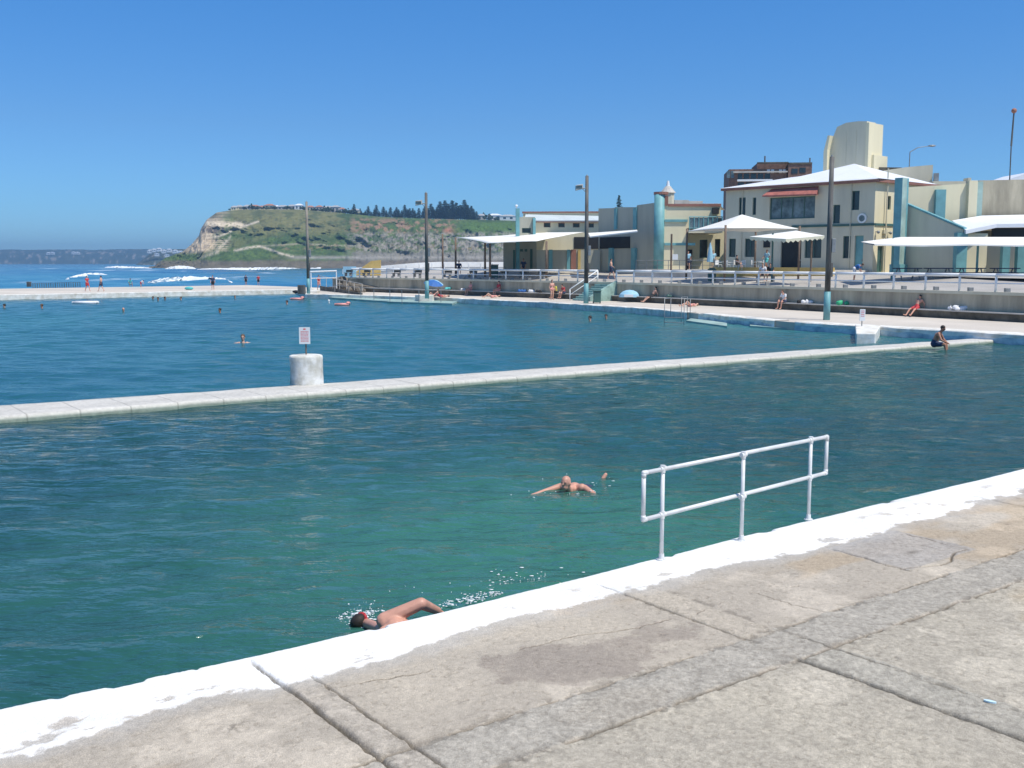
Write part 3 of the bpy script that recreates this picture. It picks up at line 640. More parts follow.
tall_pole(308.5,294,9.75,'leftmost tall grey pole at the corner of the outer walkway',.17,'none')
tall_pole(427,298.5,9.75,'tall dark pole with a floodlight at the left end of the promenade',.18)
tall_pole(586,303.5,10.3,'tall dark pole standing beside the teal stairs and bin',.19)
tall_pole(826.5,320,9.35,'tallest dark pole on the right, in front of the cream house',.175,'none')
# rubbish bin
q=G(597,303.5,0); rb_=thing('rubbish_bin','dark green wheeled rubbish bin at the foot of the teal stairs','bin',q)
m=MB(); m.hexa([(q.x-.3,q.y-.3),(q.x+.3,q.y-.3),(q.x+.3,q.y+.3),(q.x-.3,q.y+.3)],.08,1.0); m.build('body',GREEN,rb_,bevel=.04)
m=MB(); m.hexa([(q.x-.35,q.y-.36),(q.x+.35,q.y-.36),(q.x+.35,q.y+.35),(q.x-.35,q.y+.35)],1.0,[1.06,1.06,1.16,1.16]); m.build('lid',GREEN,rb_,bevel=.03)
for s in (-1,1): m=MB(); m.tube((q.x+s*.28-.04,q.y+.3,.12),(q.x+s*.28+.04,q.y+.3,.12),.12,n=12); m.build('wheel',BLACKF,rb_)
# pool ladder
q=G(684,318,0); ld=thing('pool_ladder','thin steel ladder rails on the far deck above the turquoise step','ladder',q)
for dx,dy in ((-1.1,.6),(0,0),(.35,3.2)):
    p=Vector((q.x+dx,q.y+dy,0)); m=MB(); m.tube((p.x,p.y,-1),(p.x,p.y,1.15),.02,n=6); m.tube((p.x,p.y,1.15),(p.x+.5,p.y+.8,1.15),.02,n=6); m.tube((p.x+.5,p.y+.8,1.15),(p.x+.5,p.y+.8,0),.02,n=6); m.build('rail',STEEL,ld,smooth=True)
m=MB(); [m.tube((q.x-1.1,q.y+.6,h),(q.x,q.y,h),.025,n=6) for h in (-.3,-.6,.0)]; m.build('rungs',STEEL,ld)
# small white sign by the edge
q=G(862,327,0); ss=thing('small_sign','small white notice on a low post near the pier wall','sign',q)
m=MB(); m.box(q.x-.14,q.x+.14,q.y-.02,q.y+.02,.32,.92); m.build('board',WHITE,ss,bevel=.004); m=MB(); m.tube((q.x,q.y+.04,0),(q.x,q.y+.04,.9),.025,n=6); m.build('post',STEEL,ss)
m=MB(); [m.box(q.x-.09,q.x+.09,q.y-.026,q.y-.022,.82-.09*k,.845-.09*k) for k in range(4)]; m.build('lettering',SIGNR,ss.children[0])
# thin fence over the shallow ledge
fp=[(335,296.5),(349,298.5),(361,300),(374,301.5),(390,303),(402,303.8),(419,304.2),(441,304.2)]
fq=[G(x,y,-.45) for x,y in fp]; tf=thing('ledge_fence','row of thin steel posts with a top bar over the pale green ledge','fence',fq[0])
for v in fq: m=MB(); m.tube((v.x,v.y,-.8),(v.x,v.y,.85),.035,n=6); m.build('post',STEEL,tf)
m=MB(); [m.tube((a.x,a.y,.82),(b.x,b.y,.82),.02,n=6) for a,b in zip(fq[:-1],fq[1:])]; m.build('top_bar',STEEL,tf)
# outer walkway fence posts (33..80)
fq=[G(33+(47/21)*i,286.6-i*.06,0.0) for i in range(22)]; of=thing('low_post_fence','row of low dark posts on the sea side of the outer walkway','fence',fq[0])
for i,v in enumerate(fq): m=MB(); m.tube((v.x,v.y,-.3),(v.x,v.y,.45),.06,.05,n=6); m.build('post',POLE,of)
m=MB(); [m.tube((a.x,a.y,.45),(b.x,b.y,.45),.025,n=5) for a,b in zip(fq[:-1],fq[1:])]; m.build('chain_bar',POLE,of)
q=fq[0]; m=MB(); m.box(q.x-.45,q.x+.1,q.y-1.0,q.y-.6,0,.7); tag(m.build('dark_post',POLE,loc=(q.x,q.y,0),bevel=.04),'short dark post at the left end of the low post fence','post')
# white frame and ramp rail at the left end
F=FR(AT(311,280,121),(1,0.05)); wf=thing('steel_frame','white goal-like steel frame beside the leftmost pole','frame',F.p(0,0,0))
u1=2.9
for u in (0,u1): m=MB(); m.tube(F.p(u,0,-.1),F.p(u,0,2.35),.06,n=8); m.build('upright',WHITE,wf)
m=MB(); m.tube(F.p(-.05,0,2.3),F.p(u1+.05,0,2.4),.09,n=8); m.build('crossbar',WHITE,wf); m=MB(); m.tube(F.p(0,0,1.55),F.p(u1,0,1.6),.05,n=8); m.build('lower_bar',WHITE,wf)
rq=[G(320,290.5,0),G(335,292,0),G(350,293.8,0),G(362,295,0)]; rr_=thing('ramp_wall','low dark ramp edge wall sloping down left of the promenade','wall',rq[0])
m=MB()
for a,b,h1,h2 in ((rq[0],rq[1],.55,.42),(rq[1],rq[2],.42,.3),(rq[2],rq[3],.3,.2)): m.hexa([(a.x,a.y),(b.x,b.y),(b.x,b.y+.5),(a.x,a.y+.5)],-.1,[h1,h2,h2,h1])
m.build('wall_body',SEAT,rr_)
for i in range(7):
    t=i/6; a=rq[0].lerp(rq[3],t); m=MB(); m.tube((a.x,a.y+.2,.4),(a.x,a.y+.2,1.75-.6*t),.035,n=6); m.build('post',CAPC,rr_)
m=MB(); m.tube((rq[0].x,rq[0].y+.2,1.75),(rq[3].x,rq[3].y+.2,1.15),.035,n=6); m.build('rail',CAPC,rr_)
q=G(304,294,0); m=MB(); m.box(q.x-.65,q.x+.1,q.y-.2,q.y+.5,0,.95); tag(m.build('equipment_box',POLE,loc=q,bevel=.03),'dark equipment box left of the leftmost pole','box')
# boulders
br=random.Random(5)
for i,(px,py,r) in enumerate([(343,280,.55),(347,284,.55),(352,287,.5),(345,286.5,.45),(357,289,.45),(349,289.5,.4),(362,291,.4)]):
    p=AT(px,py,122-.5*i); bm_=bmesh.new(); bmesh.ops.create_icosphere(bm_,subdivisions=2,radius=r)
    m=MB()
    for v in bm_.verts: k=1+.35*(br.random()-.5); m.v.append((p.x+v.co.x*k,p.y+v.co.y*k,p.z+v.co.z*k*.8))
    m.f=[tuple(v.index for v in f.verts) for f in bm_.faces]; bm_.free()
    tag(m.build('boulder',ROCK,loc=(p.x,p.y,p.z-r)),'dark rough boulder at the left end of the promenade wall, %s from the top'%ORD[i],'boulder','boulders at the end of the promenade')
m=MB(); a=AT(342,280,125); b=AT(372,286,120); m.hexa([(a.x-.5,a.y+2),(a.x-.5,a.y-1),(b.x+3,b.y-1.5),(b.x+4,b.y+4)],-.4,[1.5,.9,.5,1.4]); tag(m.build('rock_footing',ROCK,loc=(a.x,a.y,0),bevel=.2),'rough rock footing under the left end of the promenade','rock')
# ochre wedge wall + back rail on the promenade's far side
F=FR(AT(355,272,128),(1,0)); p=[F.px(*q) for q in ((355,275.5),(355,272.5),(371,261),(380.5,260),(380.5,275.5))]; m=MB(); m.ext([F.p(u,0,z_) for u,z_ in p],-F.N*.5)
tag(m.build('ochre_wall',YEL,loc=F.p(p[0][0],0,1.9)),'ochre yellow sloping wedge wall at the left end of the promenade','wall')
P0=AT(343,268,134); Pn=[AT(343,268.5,134),AT(380,266.3,134),AT(415,263.3,136),AT(440,262.2,138),AT(505,262.3,140)]
bf=thing('white_parapet','white parapet fence on the sea side of the promenade','fence',(P0.x,P0.y,2)); m=MB()
for a,b in zip(Pn[:-1],Pn[1:]): m.hexa([(a.x,a.y),(b.x,b.y),(b.x,b.y+.18),(a.x,a.y+.18)],[a.z-.62,b.z-.62,b.z-.62,a.z-.62],[a.z+.05,b.z+.05,b.z+.05,a.z+.05])
m.build('cap_panel',WHITE,bf); m=MB()
for a,b in zip(Pn[:-1],Pn[1:]): m.hexa([(a.x,a.y+.03),(b.x,b.y+.03),(b.x,b.y+.12),(a.x,a.y+.12)],1.9,[a.z-.63,b.z-.63,b.z-.63,a.z-.63])
m.build('lower_panel',M('pale_grey_panel',(.50,.52,.53),.8,.2,1),bf)
for i in range(14):
    t=i/13; a=Pn[0].lerp(Pn[-1],t); 
    zz=np.interp(a.x,[p.x for p in Pn],[p.z for p in Pn]); yy=np.interp(a.x,[p.x for p in Pn],[p.y for p in Pn]); m=MB(); m.box(a.x-.06,a.x+.06,yy-.06,yy-.004,1.9,zz-.1); m.build('post',WHITE,bf)
m=MB(); a=AT(343,266.5,124); m.box(a.x,a.x+1.5,a.y,a.y+.25,1.6,a.z); tag(m.build('pale_blue_panel',LBLUE,loc=(a.x,a.y,1.6)),'pale blue panel at the very end of the promenade','panel')
# ------------------------------------------------------------------ buildings
def hip(mb,F,u0,u1,n0,n1,z0,ridge,th=.0):
    """ridge: list of (u,n,z) 1 or 2 points"""
    c=[F.p(u0,n1,z0),F.p(u1,n1,z0),F.p(u1,n0,z0),F.p(u0,n0,z0)]; r=[F.p(*q) for q in ridge]
    if len(r)==1: mb.add(c+r,[(0,1,4),(1,2,4),(2,3,4),(3,0,4),(3,2,1,0)])
    else: mb.add(c+r,[(0,1,5,4),(1,2,5),(2,3,4,5),(3,0,4),(3,2,1,0)])
# --- cream two-storey cafe house
F1=FR((20.3,101),(10.4,-11)); LEN=(Vector((30.7,90))-Vector((20.3,101))).length; F1s=FR((30.7,90),(8,6.6)); LS=10.4
zb=2.5; ze=F1.px(869,182.5)[1]
cf=thing('cafe_house','two-storey cream house with a white hipped roof behind the terrace','house',(20.3,101,zb))
H1={'up':[(739,745.2,197.5,215.2),(752.7,755.8,197.5,214.8),(769.8,814.6,196.8,218.8),(833.3,839.6,204.8,223.5),(852,859,190.8,210)],
    'gr':[(729,735.4,238.7,257),(745,754,238.5,257),(805,821,236.7,258),(843.3,850,236,258.3)]}
holes=[F1.rect(*r) for r in H1['up']+H1['gr']]; dr=F1.rect(781,800.6,240,270); dr=(dr[0],dr[1],zb+.02,dr[3]); td_=F1.rect(855,862.5,235.6,266); td_=(td_[0],td_[1],zb+.02,td_[3])
m=MB(); wall_holes(m,F1,0,LEN,zb-.6,ze,holes+[dr,td_])
hs=[F1s.rect(886.9,890.6,196,209.6)]; ds=F1s.rect(877.7,883,246,270); ds=(ds[0],ds[1],zb+.02,ds[3])
wf_=m.build('front_wall',CONC,cf)  # sunless side of the cream house, its shade put into the greyer colour
m=MB(); wall_holes(m,F1s,0,LS,zb-.6,ze,hs+[ds]); m.build('side_wall',CREAM,cf)
m=MB(); m.add([F1.p(0,0,zb),F1.p(0,-LS,zb),F1.p(0,-LS,ze),F1.p(0,0,ze)],[(0,1,2,3)]); m.add([F1.p(0,-LS,zb),F1.p(LEN,-LS,zb),F1.p(LEN,-LS,ze),F1.p(0,-LS,ze)],[(0,1,2,3)]); m.build('rear_wall',CREAM,cf)
for k,h in enumerate(holes):
    if k==2: window(F1,h,cf,'bay_window',GLASSB,GREEN,mull=3,ft=.1)
    else: window(F1,h,cf,mull=0 if h[1]-h[0]<1 else 1)
window(F1s,hs[0],cf)
for FF,d,mt in ((F1,dr,DARK),(F1,td_,TEAL),(F1s,ds,GREEN)):
    m=MB(); FF.box(m,d[0],d[1],-.24,-.18,d[2],d[3]); o=m.build('door',mt,cf); m=MB(); FF.box(m,d[1]-.2,d[1]-.12,-.18,-.13,d[2]+.95,d[2]+1.1); m.build('handle',STEEL,o)
m=MB(); zc=F1.px(850,225)[1]; 
F1.box(m,F1.px(792,225)[0],F1.px(828,225)[0],0.003,.08,zc-.1,zc+.1); F1.box(m,F1.px(828,225)[0]+.002,LEN+.08,.003,.08,zc-.1,zc+.1); F1s.box(m,.082,LS,.003,.08,zc-.1,zc+.1); m.build('string_course',GREEN,cf)
m=MB(); F1.box(m,-.35,LEN+.35,-.1,.38,ze,ze+.22); F1s.box(m,-.0,LS+.35,.003,.38,ze,ze+.22); m.build('gutter',BROWN,cf)
m=MB(); pk=F1.px(852,163.5,-4.5); pk2=F1.px(812,172,-4.5); hip(m,F1,-.45,LEN+.45,-LS-.45,.45,ze+.23,[(pk2[0]-2.2,-4.6,pk2[1]-.35),(pk2[0]+1.4,-4.6,pk2[1]-.2)]); rf=m.build('roof',ROOFW,cf)
m=MB(); hip(m,F1,pk[0]-6.5,LEN+.5,-LS-.5,.30,ze+.28,[(pk[0]+.0,-4.9,pk[1])]); m.build('roof_peak',ROOFW,cf)
# awning over the bay window
a=F1.px(762.5,195.5,.9); b=F1.px(817,193.8,.9); c=F1.px(766,190.5); d=F1.px(812,188.5)
m=MB(); m.add([F1.p(a[0],.95,a[1]),F1.p(b[0],.95,b[1]+.0),F1.p(b[0]-.4,.0,a[1]+.62),F1.p(a[0]+.4,.0,a[1]+.62),F1.p(a[0],.95,a[1]-.12),F1.p(b[0],.95,b[1]-.12),F1.p(b[0]-.4,.0,a[1]-.1),F1.p(a[0]+.4,.0,a[1]-.1)],[(0,1,2,3),(4,5,1,0),(5,6,2,1),(7,4,0,3),(7,6,5,4)]); m.build('window_hood',REDT,cf)
dsk=F1.px(862.5,218.3); m=MB(); m.tube(F1.p(dsk[0],.01,dsk[1]),F1.p(dsk[0],.12,dsk[1]),.42,n=20); o=m.build('round_plaque',WHITE,cf); m=MB(); m.tube(F1.p(dsk[0],.121,dsk[1]),F1.p(dsk[0],.135,dsk[1]),.27,n=20); m.build('plaque_face',GLASSB,o)
m=MB(); w=F1.rect(764,770,237.5,247.5); F1.box(m,w[0],w[1],.004,.08,w[2],w[3]); m.build('menu_board',DARK,cf)
for u in (1.9,F1.px(842,200)[0]+.9): m=MB(); m.tube(F1.p(u,.09,zb),F1.p(u,.09,ze),.045,n=6); m.build('downpipe',CONC,cf)
m=MB(); u=F1s.px(885,200)[0]; m.tube(F1s.p(u,.2,zb),F1s.p(u,.2,ze+1.2),.06,n=6); F1s.box(m,u-.25,u+.25,.004,.2,5.8,6.1); m.build('vent_pipe',CONC,cf)
for (x,y) in ((872,232),(888,233)):
    w=F1s.px(x,y); m=MB(); m.ell(F1s.p(max(w[0],.3),.25,w[1]),.14); m.tube(F1s.p(max(w[0],.3),.0,w[1]+.05),F1s.p(max(w[0],.3),.25,w[1]),.04,n=6); m.build('wall_lamp',STEEL,cf)
# --- tower slab behind
FT=FR(AT(828,170,104),(.687,-.727)); tw=thing('pavilion_tower','tall cream art deco tower slab with shade-toned face rising behind the white roof','tower',(FT.O.x,FT.O.y,2.5))
pp=[FT.px(*q) for q in ((831,185),(831,150),(833.5,136),(837,127),(846,122.8),(858,121.2),(867,121.2),(867,185))]; m=MB(); pp[0]=(pp[0][0],2.5); pp[-1]=(pp[-1][0],2.5); m.ext([FT.p(u,0,z_) for u,z_ in pp],-FT.N*1.7)
m.build('face_slab',CONC,tw)  # front face coloured greyer than the fins to carry its shade
pp=[FT.px(*q) for q in ((827.3,185),(827.3,152),(831.5,136),(833.5,136),(831,150),(831,185))]; pp[0]=(pp[0][0],2.5); pp[-1]=(pp[-1][0],2.5); m=MB(); m.ext([FT.p(u,.7,z_) for u,z_ in pp],-FT.N*2.0); m.build('left_fin',CREAM,tw)
u0=FT.px(867,121.2)[0]; zt_=FT.px(867,121.2)[1]
m=MB(); FT.box(m,u0+.003,u0+.30,-2.6,.12,2.5,zt_-.15); FT.box(m,u0+.303,u0+.55,-3.2,-.6,2.5,zt_-3.1); FT.box(m,u0+.553,u0+.8,-4.2,-1.2,2.5,zt_-4.7); m.build('right_fin',CREAM,tw)
m=MB(); [FT.box(m,u_,u_+.06,.003,.03,2.6,zt_-.7) for u_ in (FT.px(846,140)[0],FT.px(856,140)[0])]; m.build('face_ribs',CONC,tw)
# --- parapet wall right of the tower
F=FR(AT(884,175,101),(.95,-.2)); pw=thing('parapet_wall','long cream parapet wall right of the tower above the white roof','wall',(F.O.x,F.O.y,2.5))
pp=[F.px(*q) for q in ((884,190),(884,170.5),(906,167.2),(933,164.8),(933,190))]; pp[0]=(pp[0][0],2.5); pp[-1]=(pp[-1][0],2.5); m=MB(); m.ext([F.p(u,0,z_) for u,z_ in pp],-F.N*.6); m.build('wall_body',CREAMG,pw)
pp=[F.px(*q) for q in ((880,172),(880,166.5),(903,166.8),(903,172))]; m=MB(); m.ext([F.p(u,-.7,z_) for u,z_ in pp],-F.N*1.5); m.build('dark_cap',SEAT,pw)
w=F.px(935.5,176); m=MB(); m.hexa([(F.p(w[0]-.15,.3,0).x,F.p(w[0]-.15,.3,0).y),(F.p(w[0]+.25,.3,0).x,F.p(w[0]+.25,.3,0).y),(F.p(w[0]+.25,-.2,0).x,F.p(w[0]+.25,-.2,0).y),(F.p(w[0]-.15,-.2,0).x,F.p(w[0]-.15,-.2,0).y)],w[1]-.5,w[1]+.25); m.build('floodlight',STEEL,pw)
F=FR(AT(933,184,99),(1,-.03)); m=MB(); w=F.rect(933.2,967,181.2,190); F.box(m,w[0],w[1],-1,0,2.5,w[3]); F.box(m,w[1]+.01,w[1]+.3,-1,.1,2.5,w[3]+.3); tag(m.build('grey_parapet',CONC,loc=(F.O.x,F.O.y,2.5)),'low grey parapet strip seen above the cream wall','wall')
# --- right pavilion
zg=2.4
FRW=FR(AT(906,187,88),(1,.0)); rp=thing('right_pavilion','cream bathing pavilion with teal pilasters at the right edge','building',(FRW.O.x,88,zg))
m=MB(); w=FRW.rect(904,971,186.2,272); pts=[(w[0],zg-.6),(w[0],FRW.px(904,187.5)[1]),(w[1],FRW.px(971,183)[1]),(w[1],zg-.6)]; m.ext([FRW.p(u,0,z_) for u,z_ in pts],(0,.4,0)); m.build('curved_wall',CREAM,rp)
m=MB(); 
for a,b,zt2 in ((936.5,942.5,189.5),): 
    w=FRW.rect(a,b,zt2,272,.35); FRW.box(m,w[0],w[1],.003,.35,zg,w[3])
m.build('pilaster',TEAL,rp)
m=MB(); w=FRW.rect(969,973,180.5,272,.3); FRW.box(m,w[0],w[1],.003,.4,zg,w[3]); m.build('cream_pilaster',CREAM,rp)
m=MB(); w=FRW.rect(974.5,978.5,181.5,272,.3); FRW.box(m,w[0],w[1],-.2,.35,zg,w[3]); m.build('pilaster',TEALP,rp)
w=FRW.rect(978.6,1100,180,272); pts=[(w[0],zg),(w[0],FRW.px(978.6,180.5)[1]),(w[1],FRW.px(1100,178)[1]),(w[1],zg)]; m=MB(); m.ext([FRW.p(u,.1,z_) for u,z_ in pts],(0,.5,0)); m.build('grey_wall',STAIN,rp)
# pylon
FP_=FR(AT(895.5,178,84),(.72,-.69)); w0=FP_.px(895,178); w1=FP_.px(907,178); m=MB(); FP_.box(m,w0[0],w1[0]-.35,-1.2,0,zg,w0[1]); m.build('pylon_face',TEAL,rp)
FPs=FR(FP_.p(w1[0]-.35,0,0),(.69,.72)); m=MB(); FPs.box(m,.003,.85,-.01,.012,zg,w0[1]-.01); m.build('pylon_return',TEALP,rp)
m=MB(); FP_.box(m,w0[0]-.12,w1[0]-.23,-1.3,.1,zg,zg+.8); m.build('pylon_foot',TEAL,rp)
# sloping side wall
Fg=FR((31.9,84.4),(2.9,-4.1)); pp=[Fg.px(*q) for q in ((905.5,204.5),(963,229.5))]
m=MB(); m.ext([Fg.p(pp[0][0],0,zg),Fg.p(pp[0][0],0,pp[0][1]),Fg.p(pp[1][0],0,pp[1][1]),Fg.p(pp[1][0],0,zg)],-Fg.N*.3); m.build('gable_wall',CONC,rp)  # shade of this left-facing wall is put into the grey colour
m=MB(); m.ext([Fg.p(pp[0][0],.06,pp[0][1]+.003),Fg.p(pp[0][0],.06,pp[0][1]+.14),Fg.p(pp[1][0]+.1,.06,pp[1][1]+.14),Fg.p(pp[1][0]+.1,.06,pp[1][1]+.003)],-Fg.N*.42); m.build('gable_coping',TEAL,rp)
e=Fg.p(pp[1][0],0,0); m=MB(); m.box(e.x-.42,e.x+.38,e.y-.05,e.y+.75,zg,pp[1][1]-.25); m.build('pylon_face',TEAL,rp)
# low white roof with a dark sheet as its opening
Yr=80.6
R4=[AT(966,230.2,80.2),AT(996.7,224,81),AT(1100,222.5,81),AT(1100,213,87.5),AT(982,215.6,87.5),AT(952,220.5,86.5)]
m=MB(); t_=[Vector(v) for v in R4]; m.ext(t_,(0,0,-.28)); m.build('low_roof',ROOFW,rp)
m=MB(); a=AT(965,231,81.0); b=AT(988,231,81.0); m.box(a.x,b.x,81,81.3,zg,5.55); m.build('cream_panel',CREAM,rp)
FL=FR((31.9,83.4),(1,-.02)); a=FL.px(905,250)[0]; 
m=MB(); op=[FL.rect(*r) for r in ((986,1060,222,238),(1021,1060,246,272))]; m=MB(); 
m.box(36.4,56,82.3,82.6,zg,5.0); m.build('shaded_rear_wall',CREAMG,rp)  # greyer cream than the lit walls, shade put into the colour
m=MB(); m.box(37.2,56,82.0,82.28,5.2,6.0); m.build('opening_shade_sheet',DARK,rp)  # dark sheet standing in for the shade under the roof
m=MB(); 
for k,(x0,x1) in enumerate(((1005,1011),(1020,1028))):
    a=AT(x0,250,80); b=AT(x1,250,80); m=MB(); m.hexa([(a.x-.05,80.2),(b.x+.05,80.2),(b.x,80.8),(a.x,80.8)],zg,5.2); m.build('column',TEAL,rp)
w=AT(920,262,83.2); m=MB(); m.box(w.x,w.x+1.9,83.9,84.0,zg+.0,5.0); 
# notice panel outline under the canopy
a=AT(919,248,84.8); b=AT(934,266,84.8); m=MB(); m.box(a.x,a.x+.08,84.9,85,b.z,a.z); m.box(a.x+.08,b.x,84.9,85,b.z,b.z+.1); m.build('wall_pipe',WHITE,rp)
# --- long white canopy
cn=thing('white_canopy','long white canopy over the picnic tables at the right','canopy',(25.6,75,zg))
m=MB(); n=9; xs=[25.5+ i*(30/n) for i in range(n+1)]
top=[];bot=[]
for i,x in enumerate(xs):
    sc=1.0; yb=78.5; zbk=3.3+25.6*78.5/1050; zf=3.3+ (18.6 if i%2==0 else 17.6)*74.5/1050
    if i==0: zbk-=.35
    m.v+= [(x+(.35 if i==0 else 0),yb,zbk),(x,74.5,zf),(x,74.5,zf-.10),(x+(.35 if i==0 else 0),yb,zbk-.06)]
for i in range(n):
    a=i*4; m.f+=[(a,a+1,a+5,a+4),(a+1,a+2,a+6,a+5),(a+2,a+3,a+7,a+6)]
m.build('fabric',SAIL,cn)
for x in (28.2,34.5,41,48): m=MB(); m.tube((x,78.4,zg-.3),(x,78.4,5.15),.09,n=8); m.build('post',TEAL,cn)
# --- picnic tables under it
def picnic(x,y,label,rz=0):
    t=thing('picnic_table',label,'picnic table',(x,y,2.15),'dark picnic tables under the white canopy')
    m=MB(); m.box(x-.95,x+.95,y-.38,y+.38,2.88,2.95); m.build('tabletop',NAVY,t,bevel=.01)
    for s in (-1,1): m=MB(); m.box(x-.95,x+.95,y+s*.78-.15,y+s*.78+.15,2.58,2.63); m.build('seat',NAVY,t,bevel=.01)
    for s in (-1,1):
        m=MB(); m.tube((x+s*.65,y-.75,2.15),(x+s*.65,y-.2,2.88),.05,n=6); m.tube((x+s*.65,y+.75,2.15),(x+s*.65,y+.2,2.88),.05,n=6); m.tube((x+s*.65,y-.78,2.55),(x+s*.65,y+.78,2.55),.045,n=6); m.build('leg_frame',STEEL,t)
for i,px in enumerate((905,936,968,1002,1040)): picnic((px-512)/1050*76.5,76.5,'dark blue picnic table under the white canopy, %s from the left'%ORD[i])
# --- brick apartment block far behind
FB=FR(AT(725,175,170),(1,-.12)); bb_=thing('apartment_block','red-brown brick apartment block with balconies behind the white roof','building',(FB.O.x,FB.O.y,2))
def bl(x0,x1,y0,n0,n1,mat,name):
    w=FB.rect(x0,x1,y0,200,n1); m=MB(); FB.box(m,w[0],w[1],n0,n1,2,w[3]); return m.build(name,mat,bb_)
bl(729,786,169,-10,0,BRICK,'wall'); bl(757,788,163.2,-9,-1,BRICK,'upper_wall'); bl(788.5,811,163.5,-9,.6,BRICK,'side_wing')
for r,g in (((733,787,171.5,172.8),CAPC),((737,772,179.6,181.5),WHITE),((757,788,162.4,163.6),SEAT),((788,811.5,162.8,164.6),SEAT)):
    w=FB.rect(*r); m=MB(); FB.box(m,w[0],w[1],-.2,.7,w[2],w[3]); m.build('balcony_slab' if g is not SEAT else 'roof_edge',g,bb_)
for x0,x1,y0,y1,g in ((727,730,171,178,GLASSB),(731,734,171,178,GLASSB),(738,742,173.5,179,GLASS),(744,749,173.5,179,GLASS),(751,756,173.5,179,GLASS),(758,763,173.5,179,GLASS),(765,770,173.5,179,GLASS),(767,770,169.5,173,WHITE),(771,774,169.5,173,WHITE),(779,782,169.5,173,WHITE),(783,785.5,169.5,173,WHITE),(738,744,182.5,187,GLASS),(746,752,182.5,187,GLASS)):
    w=FB.rect(x0,x1,y0,y1); m=MB(); FB.box(m,w[0],w[1],.004,.06,w[2],w[3]); m.build('window',g,bb_)
for x0,x1,y0,y1 in ((791,797,169,174),(799,805,168,173)):
    w=FB.rect(x0,x1,y0,y1); m=MB(); FB.box(m,w[0],w[1],.604,.66,w[2],w[3]); m.build('window',GLASS,bb_)
for px_,t_,b_ in ((765,156,163),(810,158,163)):
    a=FB.px(px_,t_,-4); m=MB(); m.tube(FB.p(a[0],-4,a[1]),FB.p(a[0],-4,a[1]-1.6),.12,n=5); m.build('aerial',POLE,bb_)
# --- cream corner block with teal pylon
FC=FR((14.9,104),(1,0.0)); cb=thing('cream_corner_block','cream block with a rounded teal corner pylon left of the house','building',(14.9,104,zb))
zc0=2.4
w=FC.rect(664,688,206,270); zt1=FC.px(670,205.5)[1]; u_e=FC.px(721,204)[0]; ud=FC.px(687,240)[0]
bh=FC.rect(681.5,687.5,250.5,270)
m=MB(); wall_holes(m,FC,-.0,ud,zc0,zt1,[]); m.add([FC.p(ud,0,FC.px(700,228)[1]),FC.p(u_e,0,FC.px(700,228)[1]),FC.p(u_e,0,zt1),FC.p(ud,0,zt1)],[(0,1,2,3)])
m.add([FC.p(ud,0,zc0),FC.p(ud,-3,zc0),FC.p(ud,-3,zt1-.5),FC.p(ud,0,zt1-.5)],[(0,1,2,3)])
FCb=FR((14.9,107),(1,0)); 
m.build('front_wall',CREAM,cb)
rec=[FCb.rect(*r) for r in ((699.8,707.3,239.7,258),(715,720,239,257))]; dd=FCb.rect(684,692,249.5,270); dd=(dd[0],dd[1],zc0,dd[3])
m=MB(); wall_holes(m,FCb,ud-.2,u_e+1.2,zc0,7,rec+[dd]); m.build('recess_wall',CREAM,cb)
for h in rec: window(FCb,h,cb)
m=MB(); FCb.box(m,dd[0],dd[1],-.3,-.2,dd[2],dd[3]); m.build('door',DARK,cb)
m=MB(); m.add([FC.p(0,0,zt1-.05),FC.p(u_e,0,zt1-.05),FC.p(u_e+2,-8,zt1-.05),FC.p(0,-8,zt1-.05)],[(0,1,2,3)]); m.build('flat_roof',CONC,cb)
m=MB(); FC.box(m,-.1,.35,-.5,.12,zt1-.003,FC.px(664,192.5)[1]-.3); FC.box(m,.35,u_e,-.3,.12,zt1-.1,zt1+.16); m.build('red_parapet',BROWN,cb)
m=MB(); a=FC.px(660,270)[0]
m.tube(FC.p(-.45,-.15,zc0),FC.p(-.45,-.15,FC.px(660,194.5)[1]),.52,n=14); m.build('corner_pylon',TEAL,cb,smooth=True)
m=MB(); zz=FC.px(660,194.5)[1]; m.tube(FC.p(-.3,-.3,zz),FC.p(-.3,-.3,zz+.25),.72,n=16); m.build('pylon_cap',BROWN,cb)
for y0 in (220.7,244.2):
    zz=FC.px(670,y0)[1]; m=MB(); FC.box(m,.06,ud+(.8 if y0>230 else 0),.003,.14,zz-.12,zz+.12); m.build('teal_band',TEAL,cb)
for (x0,x1) in ((668,672),(674,678)): pass
bz=FC.px(700,230.5)[1]; m=MB(); FC.box(m,ud,u_e,-2.9,1.0,bz-.25,bz); m.build('balcony_floor',CONC,cb)
ba=thing; m=MB(); zt2=FC.px(700,216.8,1.0)[1]
for i in range(8): u=ud+.05+(u_e-ud-.1)*i/7; m.tube(FC.p(u,.95,bz),FC.p(u,.95,zt2),.05,n=6)
m.tube(FC.p(ud,.95,zt2),FC.p(u_e,.95,zt2),.05,n=6); m.tube(FC.p(ud,.95,bz+.2),FC.p(u_e,.95,bz+.2),.04,n=6); m.build('balcony_rail',TEAL,cb)
m=MB(); FC.box(m,ud+.05,u_e-.05,.90,.92,bz+.1,zt2-.1); m.build('balcony_panel',GLASSB,cb)
w=FC.rect(712,718,208,214); m=MB(); FC.box(m,w[0],w[1],.004,.5,w[2],w[3]); m.build('air_unit',DARK,cb)
